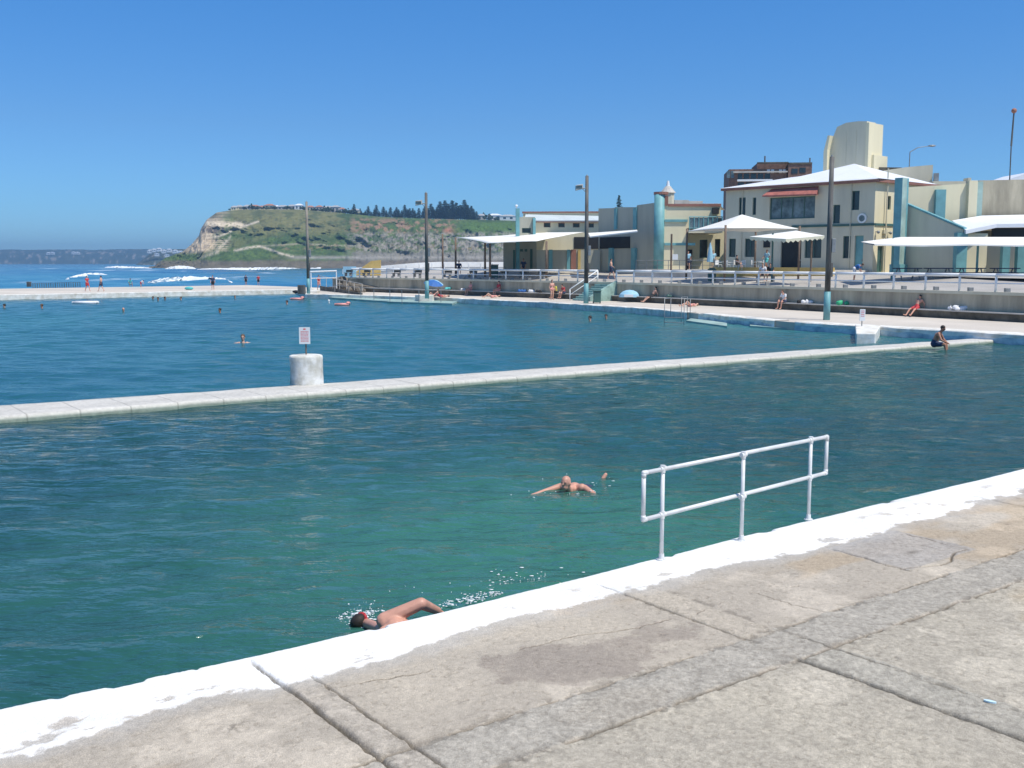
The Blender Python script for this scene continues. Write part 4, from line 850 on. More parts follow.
# little domed lantern behind
q=AT(668,186,120); q.z=AT(668,200,120).z; dm=thing('domed_turret','small domed turret with a white finial behind the cream block','turret',(q.x,q.y,2.5))
m=MB(); m.tube((q.x,q.y,2.5),(q.x,q.y,AT(668,193,120).z),.75,n=10); m.build('drum',CONC,dm); z1_=AT(668,193,120).z
m=MB(); m.tube((q.x,q.y,z1_),(q.x,q.y,z1_+.75),.9,.3,n=12); m.build('dome',CAPC,dm,smooth=False); m=MB(); m.tube((q.x,q.y,z1_+.75),(q.x,q.y,z1_+1.35),.22,.12,n=8); m.build('finial',WHITE,dm)
F=FR(AT(665,204,125),(1,0)); m=MB(); 
for x0,x1,y0 in ((676,690,199.5),(690,704,200.5),(704,722,203)):
    w=F.rect(x0,x1,y0,215); F.box(m,w[0],w[1],-5,-1,2.5,w[3]); 
    mid=(w[0]+w[1])/2
o=m.build('rear_block',CAPC,loc=(F.O.x,F.O.y,2.5)); tag(o,'low pale rooftops showing above the cream block','building')
# --- grey side wall (left of the teal corner)
FG=FR((9.0,112.7),(5.3,-8.7)); gl=thing('grey_pavilion_wall','long grey pavilion wall with teal pilasters left of the cream block','building',(9,112.7,zc0))
pts=[(FG.px(598.5,250)[0],zc0),FG.px(598.5,208.5),FG.px(614,208),FG.px(615,207.2),FG.px(636.5,207.2),FG.px(637,205.2),FG.px(656,202.6),(FG.px(656,250)[0],zc0)]
m=MB(); m.ext([FG.p(u,0,z_) for u,z_ in pts],-FG.N*1.5); m.build('wall_body',GREYW,gl)
for a,b,y in ((614,616.3,208.5),(633,636,208)): 
    w=FG.rect(a,b,y,229.5,.15); m=MB(); FG.box(m,w[0],w[1],.003,.15,w[2],w[3]); m.build('pilaster',TEAL,gl)
for a,b in ((608.5,611.5),(631,634.5)):
    w=FG.rect(a,b,248,272,.3); m=MB(); FG.box(m,w[0],w[1],.003,.3,zc0,w[3]); m.build('pilaster',TEAL,gl)
w=FG.rect(600,630,237,248.5,.02); m=MB(); FG.box(m,w[0],w[1],.003,.05,w[2],w[3]); m.build('opening_shade_sheet',DARK,gl)  # flat dark sheet on the wall, painted shade of the opening
m=MB(); c=[AT(590,236.5,104),AT(637.5,231,98),AT(637,229.8,103),AT(588,233,110)]; m.ext(c,(0,0,-.12)); tag(m.build('white_awning',SAIL,loc=(c[0].x,c[0].y,6)),'sloping white awning fixed against the grey pavilion wall','awning')
for v in (c[0],c[1]): pass
# --- left pavilion
FLp=FR(AT(535,240,118),(1,-.06)); lp=thing('left_pavilion','low cream building with small dark windows behind the shade sail','building',(FLp.O.x,FLp.O.y,zc0))
hh=[FLp.rect(*r) for r in ((543.7,550.5,222.5,227.3),(558.3,564.7,222.8,227.3),(572.9,579.6,223,227.4),(588.7,593.8,223.2,227.5),(602,608,223.4,227.7))]
m=MB(); a=FLp.px(535,250)[0]; b=FLp.px(614.5,250)[0]; ztp=FLp.px(575,221.5)[1]; wall_holes(m,FLp,a,b,zc0,ztp,hh); m.build('wall',CREAM,lp)
for h in hh: window(FLp,h,lp,frame=BROWN,ft=.05)
m=MB(); m.ext([FLp.p(a-1.2,.35,ztp+.15),FLp.p(b+.2,.35,ztp+.12),FLp.p(b-1.5,-3.2,ztp+.75),FLp.p(a-1.2,-3.2,ztp+.95)],(0,0,-.12)); m.build('lean_to_roof',M('pale_blue_grey_roof',(.56,.62,.62),.6,.1,.5),lp)
m=MB(); FLp.box(m,a,b+.2,.25,.33,ztp-.1,ztp+.02); m.build('fascia',BROWN,lp)
m=MB(); FLp.box(m,a-1.5,b-1.6,-9,-3.3,zc0,FLp.px(575,213,-3.3)[1]); m.build('upper_wall',CREAM,lp)
m=MB(); zq=FLp.px(575,213,-3.3)[1]; FLp.box(m,a-1.6,b-1.5,-9.1,-3.2,zq+.003,zq+.18); m.build('coping',BROWN,lp)
Fl2=FR(AT(517,240,116),(1,.1)); m=MB(); w=Fl2.rect(517,535,217,272); hw=[Fl2.rect(522,531,228,233)]; wall_holes(m,Fl2,w[0],w[1],zc0,w[3],hw); m.build('grey_end_wall',GREYW,lp); window(Fl2,hw[0],lp)
m=MB(); w2=Fl2.rect(503.5,536.5,242.5,272,1.2); Fl2.box(m,w2[0],w2[1],.9,1.2,zc0,w2[3]); m.build('screen_wall',GREYW,lp)
for x0,x1,y0,y1 in ((513,515.3,250,269),(530,532.5,249,269),(520,523,249,251.6),(524.6,527.3,249,251.6)): w=Fl2.rect(x0,x1,y0,y1,1.2); m=MB(); Fl2.box(m,w[0],w[1],1.203,1.23,w[2],w[3]); m.build('dark_slot',GREEN,lp)
for x0,x1,y0,n_ in ((516,519.5,208.5,1.25),(533,535.5,218,.3)): w=Fl2.rect(x0,x1,y0,272,n_); m=MB(); Fl2.box(m,w[0],w[1],n_-.4,n_+.08,zc0,w[3]); m.build('teal_post',TEAL,lp)
Fl3=FR(AT(537,260,112),(1,-.05)); w=Fl3.rect(536.5,600,250,272); m=MB(); Fl3.box(m,w[0],w[1],-.3,0,zc0,w[3]); m.build('front_screen',GREYW,lp)
for x0,x1,mt in ((549,552.5,TEAL),(567,570,TEAL),(571,576,BROWN),(578,580.5,YEL)): w=Fl3.rect(x0,x1,250.5,272,.1); m=MB(); Fl3.box(m,w[0],w[1],.003,.14,zc0,w[3]+.1); m.build('screen_post',mt,lp)
w=FLp.rect(574,600,237,249); m=MB(); FLp.box(m,w[0],w[1]+.5,.004,.06,w[2],w[3]); m.build('opening_shade_sheet',DARK,lp)  # dark sheet imitating the unlit inside behind the screen
m=MB(); w=AT(516.5,206,116); m.ell(w,.16); m.tube(w,(w.x,w.y,w.z-.9),.06,n=6); m.build('globe_lamp',WHITE,lp)
# --- shade sail
sp_=[AT(457,237.3,118),AT(488,243,104),AT(537,241,100),AT(562,236,104),AT(584,232,112),AT(537,232.3,120),AT(500,235.5,122)]
ssl=thing('shade_sail','large white stretched shade sail left of the cream building','shade sail',(sp_[0].x,sp_[0].y,2))
def sail(P,mat,parent,sag):
    c=sum(P,Vector())/len(P); m=MB(); n=len(P); R=5; m.v.append((c.x,c.y,c.z-sag))
    for r in range(1,R+1):
        t=r/R
        for i in range(n):
            for k in range(4):
                p=P[i].lerp(P[(i+1)%n],k/4); inw=math.sin(math.pi*k/4)*.04; q=c.lerp(p,t*(1-inw)); m.v.append((q.x,q.y,q.z-sag*(1-t*t)))
    nn=n*4
    for i in range(nn): m.f.append((0,1+i,1+(i+1)%nn))
    for r in range(R-1):
        for i in range(nn): a=1+r*nn+i; b=1+r*nn+(i+1)%nn; m.f.append((a,a+nn,b+nn,b))
    o=m.build('fabric',mat,parent,smooth=True); so_=o.modifiers.new('thick','SOLIDIFY'); so_.thickness=.03; return o
sail(sp_,SAIL,ssl,.05)
for px_,yt,Y_ in ((455.5,237.5,117),(442.5,234,124),(485,243,108),(490,243.5,105),(546.5,241,101)): 
    v=AT(px_,yt,Y_); m=MB(); m.tube((v.x,v.y,1.9),v,.12,.10,n=8); m.build('mast',RUST,ssl,smooth=True)
# --- big pyramid canopy over the terrace
A_=Vector((15.1,91.5,6.02)); B_=Vector((16.75,83.2,6.02)); C_=Vector((23.0,84.8,6.02)); D_=Vector((21.4,93.1,6.02)); ap=Vector((19.1,88.2,7.30))
pc=thing('pyramid_canopy','large white pyramid-shaped fabric canopy over the cafe terrace','canopy',(19,88,2.5)); m=MB(); cs=[A_,B_,C_,D_]; R=8
m.v.append(tuple(ap))
for r in range(1,R+1):
    t=r/R
    for i in range(4):
        for k in range(6):
            p=cs[i].lerp(cs[(i+1)%4],k/6); inw=.06*math.sin(math.pi*k/6); q=ap.lerp(p,t*(1-inw)); zz=ap.z+(6.02-ap.z)*(1-(1-t)**1.12); m.v.append((q.x,q.y,zz+(.05*math.sin(math.pi*k/6))))
for i in range(24): m.f.append((0,1+i,1+(i+1)%24))
for r in range(R-1):
    for i in range(24): a=1+r*24+i; b=1+r*24+(i+1)%24; m.f.append((a,a+24,b+24,b))
o=m.build('fabric',SAIL,pc,smooth=True); o.modifiers.new('thick','SOLIDIFY').thickness=.03
for v in cs: m=MB(); m.tube((v.x,v.y,1.9),(v.x,v.y,6.25),.09,n=8); m.build('mast',RUST,pc,smooth=True)
# --- scalloped yellowed parasol canopy
P4=[AT(749.5,236.6,80.5),AT(786,239.0,77.2),AT(824.5,235.6,78),AT(800,236.2,82)]; ap=AT(796,230.6,79.8)
sc=thing('scalloped_awning','off-white awning with a scalloped yellowish valance beside the pyramid canopy','awning',(P4[1].x,P4[1].y,2)); m=MB(); m.v=[tuple(ap)]
for i in range(4):
    for k in range(8): p=P4[i].lerp(P4[(i+1)%4],k/8); m.v.append(tuple(p))
for i in range(32): m.f.append((0,1+i,1+(i+1)%32))
o=m.build('top_fabric',SAIL,sc); m=MB()
for i in range(4):
    for k in range(8):
        p=P4[i].lerp(P4[(i+1)%4],k/8); q=P4[i].lerp(P4[(i+1)%4],(k+1)/8); r=(p+q)/2; m.add([p,q,q-Vector((0,0,.16)),r-Vector((0,0,.30)),p-Vector((0,0,.16))],[(0,1,2,3,4)])
m.build('valance',SAILY,sc)
for px_ in (773,812): v=AT(px_,232,79.8); m=MB(); m.tube((v.x,v.y,1.9),(v.x,v.y,AT(px_,233,79.8).z),.07,n=8); m.build('post',GREEN if px_==773 else RUST,sc)
# --- terrace
tr=thing('cafe_terrace','raised cafe terrace with a low yellow front wall','terrace',(16,97,1.8))
m=MB(); n_=6.0; F1.box(m,-6,LEN-.3,.02,n_,1.4,2.7); m.build('platform',CAPC,tr)
m=MB(); F1.box(m,3.3,LEN-.1,n_+.003,n_+.25,1.6,2.93); m.build('low_wall',YEL,tr); m=MB(); F1.box(m,-6,3.28,n_+.003,n_+.25,1.6,2.6); m.build('stone_base',CAPC,tr)
m=MB()
for k in range(8): u=-6+k*1.3; m.tube(F1.p(u,n_-.1,2.6),F1.p(u,n_-.1,3.55),.03,n=6)
m.tube(F1.p(-6,n_-.1,3.55),F1.p(3.3,n_-.1,3.55),.03,n=6); m.tube(F1.p(-6,n_-.1,3.1),F1.p(3.3,n_-.1,3.1),.02,n=6); m.build('terrace_rail',STEEL,tr)
def cafe_chair(loc,rz,label):
    t=thing('cafe_chair',label,'chair',(0,0,0),'white plastic chairs on the cafe terrace')
    m=MB(); m.box(-.22,.22,-.22,.22,.42,.46); m.build('seat',PLW,t,bevel=.01); m=MB(); m.box(-.22,.22,.19,.23,.46,.86); m.build('backrest',PLW,t,bevel=.01)
    for sx in (-1,1):
        for sy in (-1,1): m=MB(); m.tube((sx*.2,sy*.2,.42),(sx*.23,sy*.24,0),.02,n=5); m.build('leg',PLW,t)
    for sx in (-1,1): m=MB(); m.tube((sx*.24,-.2,.64),(sx*.24,.2,.66),.02,n=5); m.build('armrest',PLW,t)
    t.location=loc; t.rotation_euler=(0,0,rz); return t
def copy_tree(o,parent=None):
    c=o.copy(); COL.objects.link(c); c.parent=parent
    for ch in o.children: copy_tree(ch,c)
    return c
cl=[(718.5,0.6),(727,2.3),(733,3.9),(742,5.3),(754,1.2),(761,4.4)]
c0=None
for i,(px_,rz) in enumerate(cl):
    v=AT(px_,266,95 if px_<740 else 92); lab='white plastic chair on the terrace, %s from the left'%ORD[i]; v.z=2.7
    if c0 is None: c0=cafe_chair(v,rz,lab)
    else: c=copy_tree(c0); c.location=v; c.rotation_euler=(0,0,rz); c['label']=lab
t0_=None
for i,px_ in enumerate((723,738,757.5)):
    v=AT(px_,266,94 if px_<750 else 91.5); v.z=2.7; lab='round cafe table on the terrace, %s from the left'%ORD[i]
    if t0_ is None:
        t0_=thing('cafe_table',lab,'table',(0,0,0),'round tables on the cafe terrace'); m=MB(); m.tube((0,0,.72),(0,0,.75),.4,n=16); m.build('tabletop',PLW,t0_); m=MB(); m.tube((0,0,0),(0,0,.72),.03,n=6); m.tube((0,0,0),(0,0,.03),.25,n=10); m.build('pedestal',STEEL,t0_); t0_.location=v
    else: c=copy_tree(t0_); c.location=v; c['label']=lab
v=AT(710.5,240,95); fb=thing('folded_parasol','folded pale blue parasol standing on the terrace','parasol',(v.x,v.y,2.7)); m=MB(); m.tube((v.x,v.y,2.7),(v.x,v.y,5.2),.03,n=6); m.build('pole',STEEL,fb); m=MB(); m.tube((v.x,v.y,3.4),(v.x,v.y,4.6),.30,.16,n=10); m.tube((v.x,v.y,4.6),(v.x,v.y,5.1),.16,.04,n=10); m.build('folded_cloth',LBLUE,fb)
v=AT(712,270,88); gb=thing('street_bin','dark green litter bin on the promenade below the terrace','bin',(v.x,v.y,1.85)); m=MB(); m.tube((v.x,v.y,1.8),(v.x,v.y,2.75),.33,.36,n=12); m.build('body',GREEN,gb,smooth=False); m=MB(); m.tube((v.x,v.y,2.75),(v.x,v.y,2.9),.38,.2,n=12); m.build('lid',GREEN,gb)
v=AT(494,268,112); gb=thing('street_bin','dark litter bin between the shade sail posts','bin',(v.x,v.y,1.85)); m=MB(); m.box(v.x-.45,v.x+.45,v.y-.4,v.y+.4,1.8,3.05); m.build('body',GREEN,gb,bevel=.04); m=MB(); m.box(v.x-.5,v.x+.5,v.y-.45,v.y+.45,3.055,3.15); m.build('lid',GREEN,gb,bevel=.03)
# terrace side post with sign left
v=AT(671,270,97); sp2=thing('notice_post','brown post with a small notice beside the cream block','post',(v.x,v.y,2)); m=MB(); m.tube((v.x,v.y,1.9),(v.x,v.y,AT(671,234,97).z),.09,n=8); m.build('post',RUST,sp2); m=MB(); m.box(v.x+.1,v.x+.6,v.y-.12,v.y-.08,3.6,4.1); m.build('board',WHITE,sp2)
# promenade benches
b0_=None
for i,px_ in enumerate((348,366,396,417,447,472,503,523,541)):
    Yb=np.interp(px_,[340,560],[122,101]); v=AT(px_,272,Yb); lab='dark bench on the promenade behind the left railing, %s from the left'%ORD[i]
    if b0_ is None:
        b0_=thing('promenade_bench',lab,'bench',(0,0,0),'benches behind the promenade railing')
        m=MB(); m.box(-.8,.8,-.2,.22,.42,.47); m.build('seat',SEAT,b0_); m=MB(); m.hexa([(-.8,.22),(.8,.22),(.8,.27),(-.8,.27)],.55,.85); m.build('backrest',SEAT,b0_)
        for s in (-1,1): m=MB(); m.box(s*.6-.04,s*.6+.04,-.18,.2,0,.42); m.box(s*.6-.03,s*.6+.03,.2,.28,0,.8); m.build('leg',STEEL,b0_)
        o=b0_
    else: o=copy_tree(b0_)
    o['label']=lab; o.location=(v.x,v.y,1.80); o.rotation_euler=(0,0,math.radians(-42)); o.scale=(.7,.8,.85)
# mast at far right, street lamp, extra
v=AT(1011,190,90); b=AT(1014,112,90); ms=thing('weather_mast','thin leaning mast with a reddish ball near its top behind the grey wall','mast',(v.x,v.y,2.4)); m=MB(); m.tube((v.x-.1,v.y,2.4),(b.x-.08,b.y,AT(1013,146,90).z),.05,.05,n=6); m.tube((b.x-.08,b.y,AT(1013,146,90).z),(b.x,b.y,b.z),.08,.06,n=6); m.build('mast_pole',POLE,ms); m=MB(); m.ell((b.x,b.y,b.z+.1),.22); m.build('ball',M('rusty_red_ball',(.42,.17,.10),.7,.2,3),ms,smooth=True)
v=AT(908,170,120); sl2=thing('street_lamp','tall grey street lamp with a curved arm behind the parapet wall','street lamp',(v.x,v.y,2.4)); tp=AT(910,152,120); hd=AT(932,145.8,120); md=AT(918,147.5,120)
m=MB(); m.tube((v.x,v.y,2.4),tp,.09,.05,n=6); m.tube(tp,md,.05,n=6); m.tube(md,hd,.04,n=6); m.build('pole',STEEL,sl2); m=MB(); m.ell(hd,(.45,.2,.12)); m.build('lamp_head',STEEL,sl2)
m=MB(); a=AT(1004,181,110); b=AT(1060,181,110); c=AT(1030,172,110); m.ext([(a.x,a.y,2.4),(a.x,a.y,a.z),(c.x,c.y,c.z),(b.x,b.y,b.z),(b.x,b.y,2.4)],(0,6,0)); tag(m.build('white_roof_shed',ROOFW,loc=(a.x,110,2.4)),'white gabled roof tip showing above the grey wall at the right edge','roof')
# ------------------------------------------------------------------ headland and far coast
def headland():
    cols=np.arange(140,700,.8); D0,D1=900.,1130.; rows=110; t=np.linspace(0,1,rows)
    skx=[140,157,167,185,194,202,204,210,220,232,250,300,340,380,430,500,560,700]; sky=[270,266,258.5,252,245,236,229.5,220.5,213.5,211.5,210.5,210.5,213.5,217.5,219.5,221,223,226]
    CX=np.repeat(cols[None,:],rows,0); T=np.repeat(t[:,None],len(cols),1)
    zt=(HZ-np.interp(CX,skx,sky))*D1/FPX+CH; zt=np.maximum(zt,-3)
    prof=np.interp(T,[0,.08,.16,.5,.8,1],[0,.07,.17,.55,.84,1.0])
    left=sstep(232,196,CX); profL=np.interp(T,[0,.12,.22,.30,.45,.55,.8,1],[0,.10,.16,.34,.52,.80,.95,1.0]); prof=prof*(1-left)+profL*left
    right=sstep(330,400,CX); profR=np.interp(T,[0,.15,.3,.7,.85,1],[0,.03,.22,.78,.88,1.0]); prof=prof*(1-right)+profR*right
    D=D0+(D1-D0)*T; n1=vnoise(CX*.06,T*8,5); D=D+50*(n1-.5)*np.sin(np.pi*T)
    Z=-3.2+(zt+3.2)*prof
    rough=(.35+.65*np.maximum(left,right)); Z=Z+rough*np.sin(np.pi*np.clip(T,0,1))*(5.5*(vnoise(CX*.35,T*24,5,.6)-.5)+2.5*(vnoise(CX*1.1,T*60,3)-.5))
    X=(CX-512)/FPX*D
    py=HZ-(Z-CH)*FPX/D; px=CX
    n=vnoise(px*.12+4,py*.3,5,.6); nf=vnoise(px*.5,py*.9+7,4,.6); ng=vnoise(px*.05+80,py*.12,4)
    def L(a,b,k): return a*(1-k[...,None])+np.array(b)*k[...,None]
    c=np.zeros(px.shape+(3,))+np.array((.075,.115,.035)); c=L(c,(.045,.078,.028),sstep(.45,.65,nf))
    ol=sstep(238,228,py+6*(n-.5))*sstep(228,240,px)*(1-sstep(335,350,px+20*(n-.5))); c=L(c,(.155,.145,.065),ol*.85); 
    c=L(c,(.13,.13,.055),sstep(.5,.62,ng)*.6*(1-right))
    dk=sstep(.50,.60,n)*sstep(235,262,px); c=L(c,(.038,.062,.028),dk*.55)
    br=sstep(.50,.60,vnoise(px*.16+9,py*.55,5,.6))*sstep(242,246,py)*sstep(252,249,py)*sstep(255,300,px); c=L(c,(.20,.14,.09),br*.7)
    # tip cliff
    cl_=sstep(232,218,px+14*(n-.5)+ .5*(py-225))*sstep(256,250,py); st_=.5+.5*np.sin(py*2.1+3*n); rock=lat((.46,.38,.27),(.13,.11,.09),np.clip(st_*.7+.6*(nf-.4),0,1)); c=c*(1-cl_[...,None])+rock*cl_[...,None]
    k=sstep(206,209,px)*sstep(252,244,px+8*(n-.5))*np.exp(-((py-224-.05*(px-210)+3*(n-.5))/2.6)**2); c=L(c,(.52,.44,.32),np.clip(k*1.3,0,1)*sstep(.3,.5,nf))
    k=sstep(204,206,px)*sstep(235,228,px)*np.exp(-((py-231+4*(n-.5))/3.2)**2); c=L(c,(.10,.085,.07),np.clip(k*1.2,0,1)*sstep(.35,.55,vnoise(px*.7,py*.2,3)))
    k=sstep(184,190,px)*sstep(236,226,px+6*(n-.5))*sstep(238,241,py)*sstep(253,250,py)*sstep(.25,.4,.5+.5*np.sin(py*3.0+n*4)); c=L(c,(.42,.34,.24),k*.85)
    k=np.exp(-(((px-365)/34)**2+((py-241-.05*(px-365))/7)**2))+.8*np.exp(-(((px-255)/16)**2+((py-236)/3.5)**2)); c=L(c,(.030,.062,.022),np.clip(k*1.1,0,.85)*sstep(.38,.50,n))
    gtop=sstep(222,216,py)*sstep(.40,.55,n)*sstep(236,214,px); c=L(c,(.07,.075,.04),gtop*.8)
    for P,wd_,k in (([(214,238),(225,235.5),(240,229),(262,222)],1.1,.8),([(218,252),(228,243),(234,236)],1.6,.5),([(236,251),(250,248),(262,246.5),(270,249),(280,253),(296,257)],1.2,.8),([(255,247),(300,244),(345,246),(400,243)],.8,.35),([(200,258),(222,252)],1.5,.5)):
        yy=np.interp(px,[p[0] for p in P],[p[1] for p in P]); inside=(px>P[0][0])&(px<P[-1][0]); c=L(c,(.46,.40,.31),min(1,k*1.1)*inside*np.exp(-((py-yy)/wd_)**2)*sstep(.25,.45,nf))
    # right cliff with scree
    rr=sstep(340,365,px+16*(n-.5)); rk=sstep(.47,.56,vnoise(px*.22+40,py*.35,5,.65)); up=sstep(236,231,py)*sstep(216,223,py)
    c=L(c,(.24,.15,.10),rr*rk*up*(1-sstep(440,470,px))*.9); sc_=sstep(230,236,py)*sstep(257,250,py); rk2=sstep(.46,.54,vnoise(px*.30+10,py*.5+9,5,.7)); c=L(c,(.24,.22,.19),rr*rk2*sc_*.9); c=L(c,(.11,.10,.09),rr*sstep(.55,.62,nf)*sc_*.6)
    gr=sstep(455,470,px)*sstep(233,229,py)*sstep(222,224,py); c=L(c,(.07,.125,.03),gr*.8)
    c=L(c,(.28,.12,.08),np.exp(-(((px-449)/5)**2+((py-231)/2.6)**2))*.8)
    c=L(c,(.17,.155,.14),rr*sstep(250,254,py)*.8); c=L(c,(.25,.235,.21),sstep(285,300,px)*np.exp(-((py-257.5)/1.6)**2)*.8)
    sh=sstep(259.5,262,py+3*(n-.5)); c=L(c,(.12,.10,.08),sh*.85)
    c=c*1.18
    V=np.stack([X,D,Z],-1)
    # plateau behind
    Vb=[];Cb=[]
    for dd in (60,200,500,900):
        Db=D[-1]+dd; Vb.append(np.stack([(cols-512)/FPX*Db,Db,Z[-1]*(1-.0*dd)+2.0*(vnoise(cols*.1,cols*0+dd,3)-.5)-dd*.012],-1)); Cb.append(np.zeros((len(cols),3))+np.array((.06,.075,.035)))
    V=np.concatenate([V.reshape(-1,3)]+Vb); C=np.concatenate([c.reshape(-1,3)]+Cb)
    mesh_np('headland_hill',V,gridfaces(rows+4,len(cols)),M('headland_ground',(0,0,0),.95,.25,.12,0,attr='Col',spec=.1,detail=8),'structure',True,C)
    return lambda x:(HZ-np.interp(x,skx,sky))*D1/FPX+CH
topz=headland()
def coast(name,D0,x0,x1,skyf,depth,col,seed):
    cols=np.arange(x0,x1,1.2); rows=14; t=np.linspace(0,1,rows)[:,None]+0*cols[None,:]; CX=cols[None,:]+0*t
    ht=(HZ-skyf(cols))[None,:]*(D0+depth)/FPX+CH; n=vnoise(CX*.08+seed,t*4,4)
    Z=-3+(ht+3)*np.clip(np.interp(t,[0,.1,.5,1],[0,.22,.75,1])+.12*(n-.5)*np.sin(np.pi*t),0,1.1); D=D0+depth*t; X=(CX-512)/FPX*D
    k=vnoise(CX*.3+seed,t*9,4); c=lat(col,(.09,.10,.07),np.clip((k-.35)*2,0,1)); c=np.where((k>.68)[...,None],np.array((.25,.22,.18)),c)
    back=np.stack([X[-1],D[-1]+1200,Z[-1]*.6],-1)[None]; V=np.concatenate([np.stack([X,D,Z],-1),back]).reshape(-1,3); C=np.concatenate([c,c[-1:]]).reshape(-1,3)
    mesh_np(name,V,gridfaces(rows+1,len(cols)),M(name+'_ground',(0,0,0),.95,.15,.02,attr='Col',spec=.1),'structure',True,C)
coast('far_coast_hills',4700,-420,230,lambda x:250.0+1.6*(vnoise(x*.03,x*0+2,4)-.5)*2,500,(.035,.05,.03),3)
coast('near_point_hills',2600,138,240,lambda x:np.interp(x,[138,150,158,170,200,240],[265,256,250.5,249.5,249,249]),200,(.05,.06,.04),9)
HR=random.Random(4)
hm={}
def house(px,D,z0,w,d,h,rh,wallm,roofm,label,group,rot=0):
    x=(px-512)/FPX*D; t=thing('hill_house',label,'house',(x,D,z0),group)
    m=MB(); m.box(x-w/2,x+w/2,D-d/2,D+d/2,z0-3,z0+h); wl_=m.build('wall',wallm,t)
    m=MB(); e=.4; m.add([(x-w/2-e,D-d/2-e,z0+h),(x+w/2+e,D-d/2-e,z0+h),(x+w/2+e,D+d/2+e,z0+h),(x-w/2-e,D+d/2+e,z0+h),(x-w*.2,D,z0+h+rh),(x+w*.2,D,z0+h+rh)],[(0,1,5,4),(1,2,5),(2,3,4,5),(3,0,4),(3,2,1,0)]); m.build('roof',roofm,t)
    for k in range(2): 
        u=x-w*.28+k*w*.4; m=MB(); m.box(u,u+w*.16,D-d/2-.06,D-d/2-.01,z0+h*.35,z0+h*.8); m.build('window',GLASS,t)
RGREY=M('grey_roof',(.42,.42,.42),.7,.1,.2); RRED=M('terracotta_roof',(.42,.20,.13),.7,.1,.2)
hs_=[(238,6,3),(243,8,3.5),(251,9,3),(258,12,3.2),(266,10,3),(273,12,4),(279,9,3.4),(286,14,3),(295,10,4),(302,9,4.6),(313,9,3.6),(322,8,4),(331,12,5),(338,10,5.5),(344,8,4),(357,12,4),(482,9,4),(495,16,5),(508,18,4)]
for i,(px_,w,h) in enumerate(hs_):
    D_=1150+HR.random()*20; house(px_,D_,topz(px_)+.6,w,9,h*1.15,2.0,HR.choice([CREAM,WHITE,CAPC,WHITE]),HR.choice([RGREY,ROOFW,RRED,RGREY]),'small pale house on top of the headland, %s from the left'%ordn(i),'houses along the headland top')
k=0
for px_,py_ in ((153,250),(157,249),(162,248.2),(167,250),(172,249),(178,250),(183,251),(160,253),(170,254)):
    v=AT(px_,py_+2.2,2650); k+=1; house(px_,2640,v.z,11,10,4.0,2,WHITE,ROOFW,'tiny white house on the distant point left of the headland','houses on the distant point')
for px_,py_ in ((52,253),(56,252.8),(77,252.4),(81,252.6)):
    v=AT(px_,py_+1.2,4900); house(px_,4885,v.z,16,14,6,3,WHITE,ROOFW,'white speck of a house on the hazy far coast','houses on the hazy far coast')
# norfolk pines
def pine_mesh(seed,sparse=0):
    r=random.Random(seed); tr_=MB(); tr_.tube((0,0,-1),(0,0,11.6),.28,.05,n=6); cr_=MB(); H=12.0
    for k in range(17):
        zz=1.6+k*(H-1.8)/17; R=(1-(k/17.5))**.85*3.0*(.8+.4*r.random())
        nb=9
        for b in range(nb):
            a=2*math.pi*b/nb+r.random(); rr=R*(.7+.5*r.random()); d=Vector((math.cos(a),math.sin(a),0)); p=Vector((0,0,zz)); q=p+d*rr+Vector((0,0,.25*rr*.6+r.uniform(-.2,.2)))
            for s in range(4):
                t0=.25+.75*s/4; c=p.lerp(q,min(1,t0+.12)); w=.45*(1.3-t0)*(1+.3*r.random())
                cr_.ell(c,(w*.9,w*.9,w*.42),sub=1)
    return tr_,cr_
pv=[]
for s in range(3):
    t=bpy.data.objects.new('norfolk_pine',None); a,b=pine_mesh(s+1); COL.objects.link(t); o1=a.build('trunk',TRUNK,t); o2=b.build('crown',LEAFP,t); pv.append(t)
PR=random.Random(9); pl_=[]
tops={335:210,345:210,356:206,362:210,370:208,378:207,385:208.5,392:209,398:209,406:207,411:210,426:208,432:206,438:209,441:204,446:203,449:206,453:203,457:205,461:207,465:202.5,468:207,472:208,477:213,403:212,416:212,367:212,388:212,436:212,444:209,455:209,463:210,470:211,451:212,381:213,373:213,339:212,352:212,360:211,396:212,400:211,409:211,414:210,420:210,424:212,429:210,434:209,442:208,447:208,454:207,459:208,467:208,474:211,363:213,376:211,484:214,490:215,359:213}
used=[False]*3; plst=sorted(tops.items())
for i,(px_,ty) in enumerate(plst):
    k=i%3; D_=1136+PR.random()*25; zb_=float(topz(px_))-1.0; zt2=CH+(HZ-ty)*D_/FPX; s=(zt2-zb_)/12.0
    if used[k]: o=copy_tree(pv[k])
    else: o=pv[k]; used[k]=True
    o.location=((px_-512)/FPX*D_,D_,zb_); o.scale=(s*1.7,s*1.7,s*1.12); o.rotation_euler=(0,0,PR.random()*6)
    tag(o,'dark conical pine in the row on the headland, %s from the left'%ordn(i),'tree','pines along the headland top')
o=copy_tree(pv[0]); v=AT(619,208,330); zt2=AT(619,194,330).z; o.location=(v.x,330,v.z-4); s=(zt2-v.z+4)/12; o.scale=(s*.8,s*.8,s); o['label']='lone dark pine rising behind the grey pavilion wall'; o['group']='trees behind the pavilion'
def bush_mesh(seed,r0=1.0):
    r=random.Random(seed); m=MB()
    for k in range(34): 
        a=r.random()*6.28; rr=r.random()**.6*r0*1.3; m.ell((rr*math.cos(a),rr*math.sin(a),.35+r.random()*1.0*(1-rr/r0/2)),(.16+.28*r.random(),.16+.28*r.random(),.14+.2*r.random()),sub=1)
    return m
bs=[]
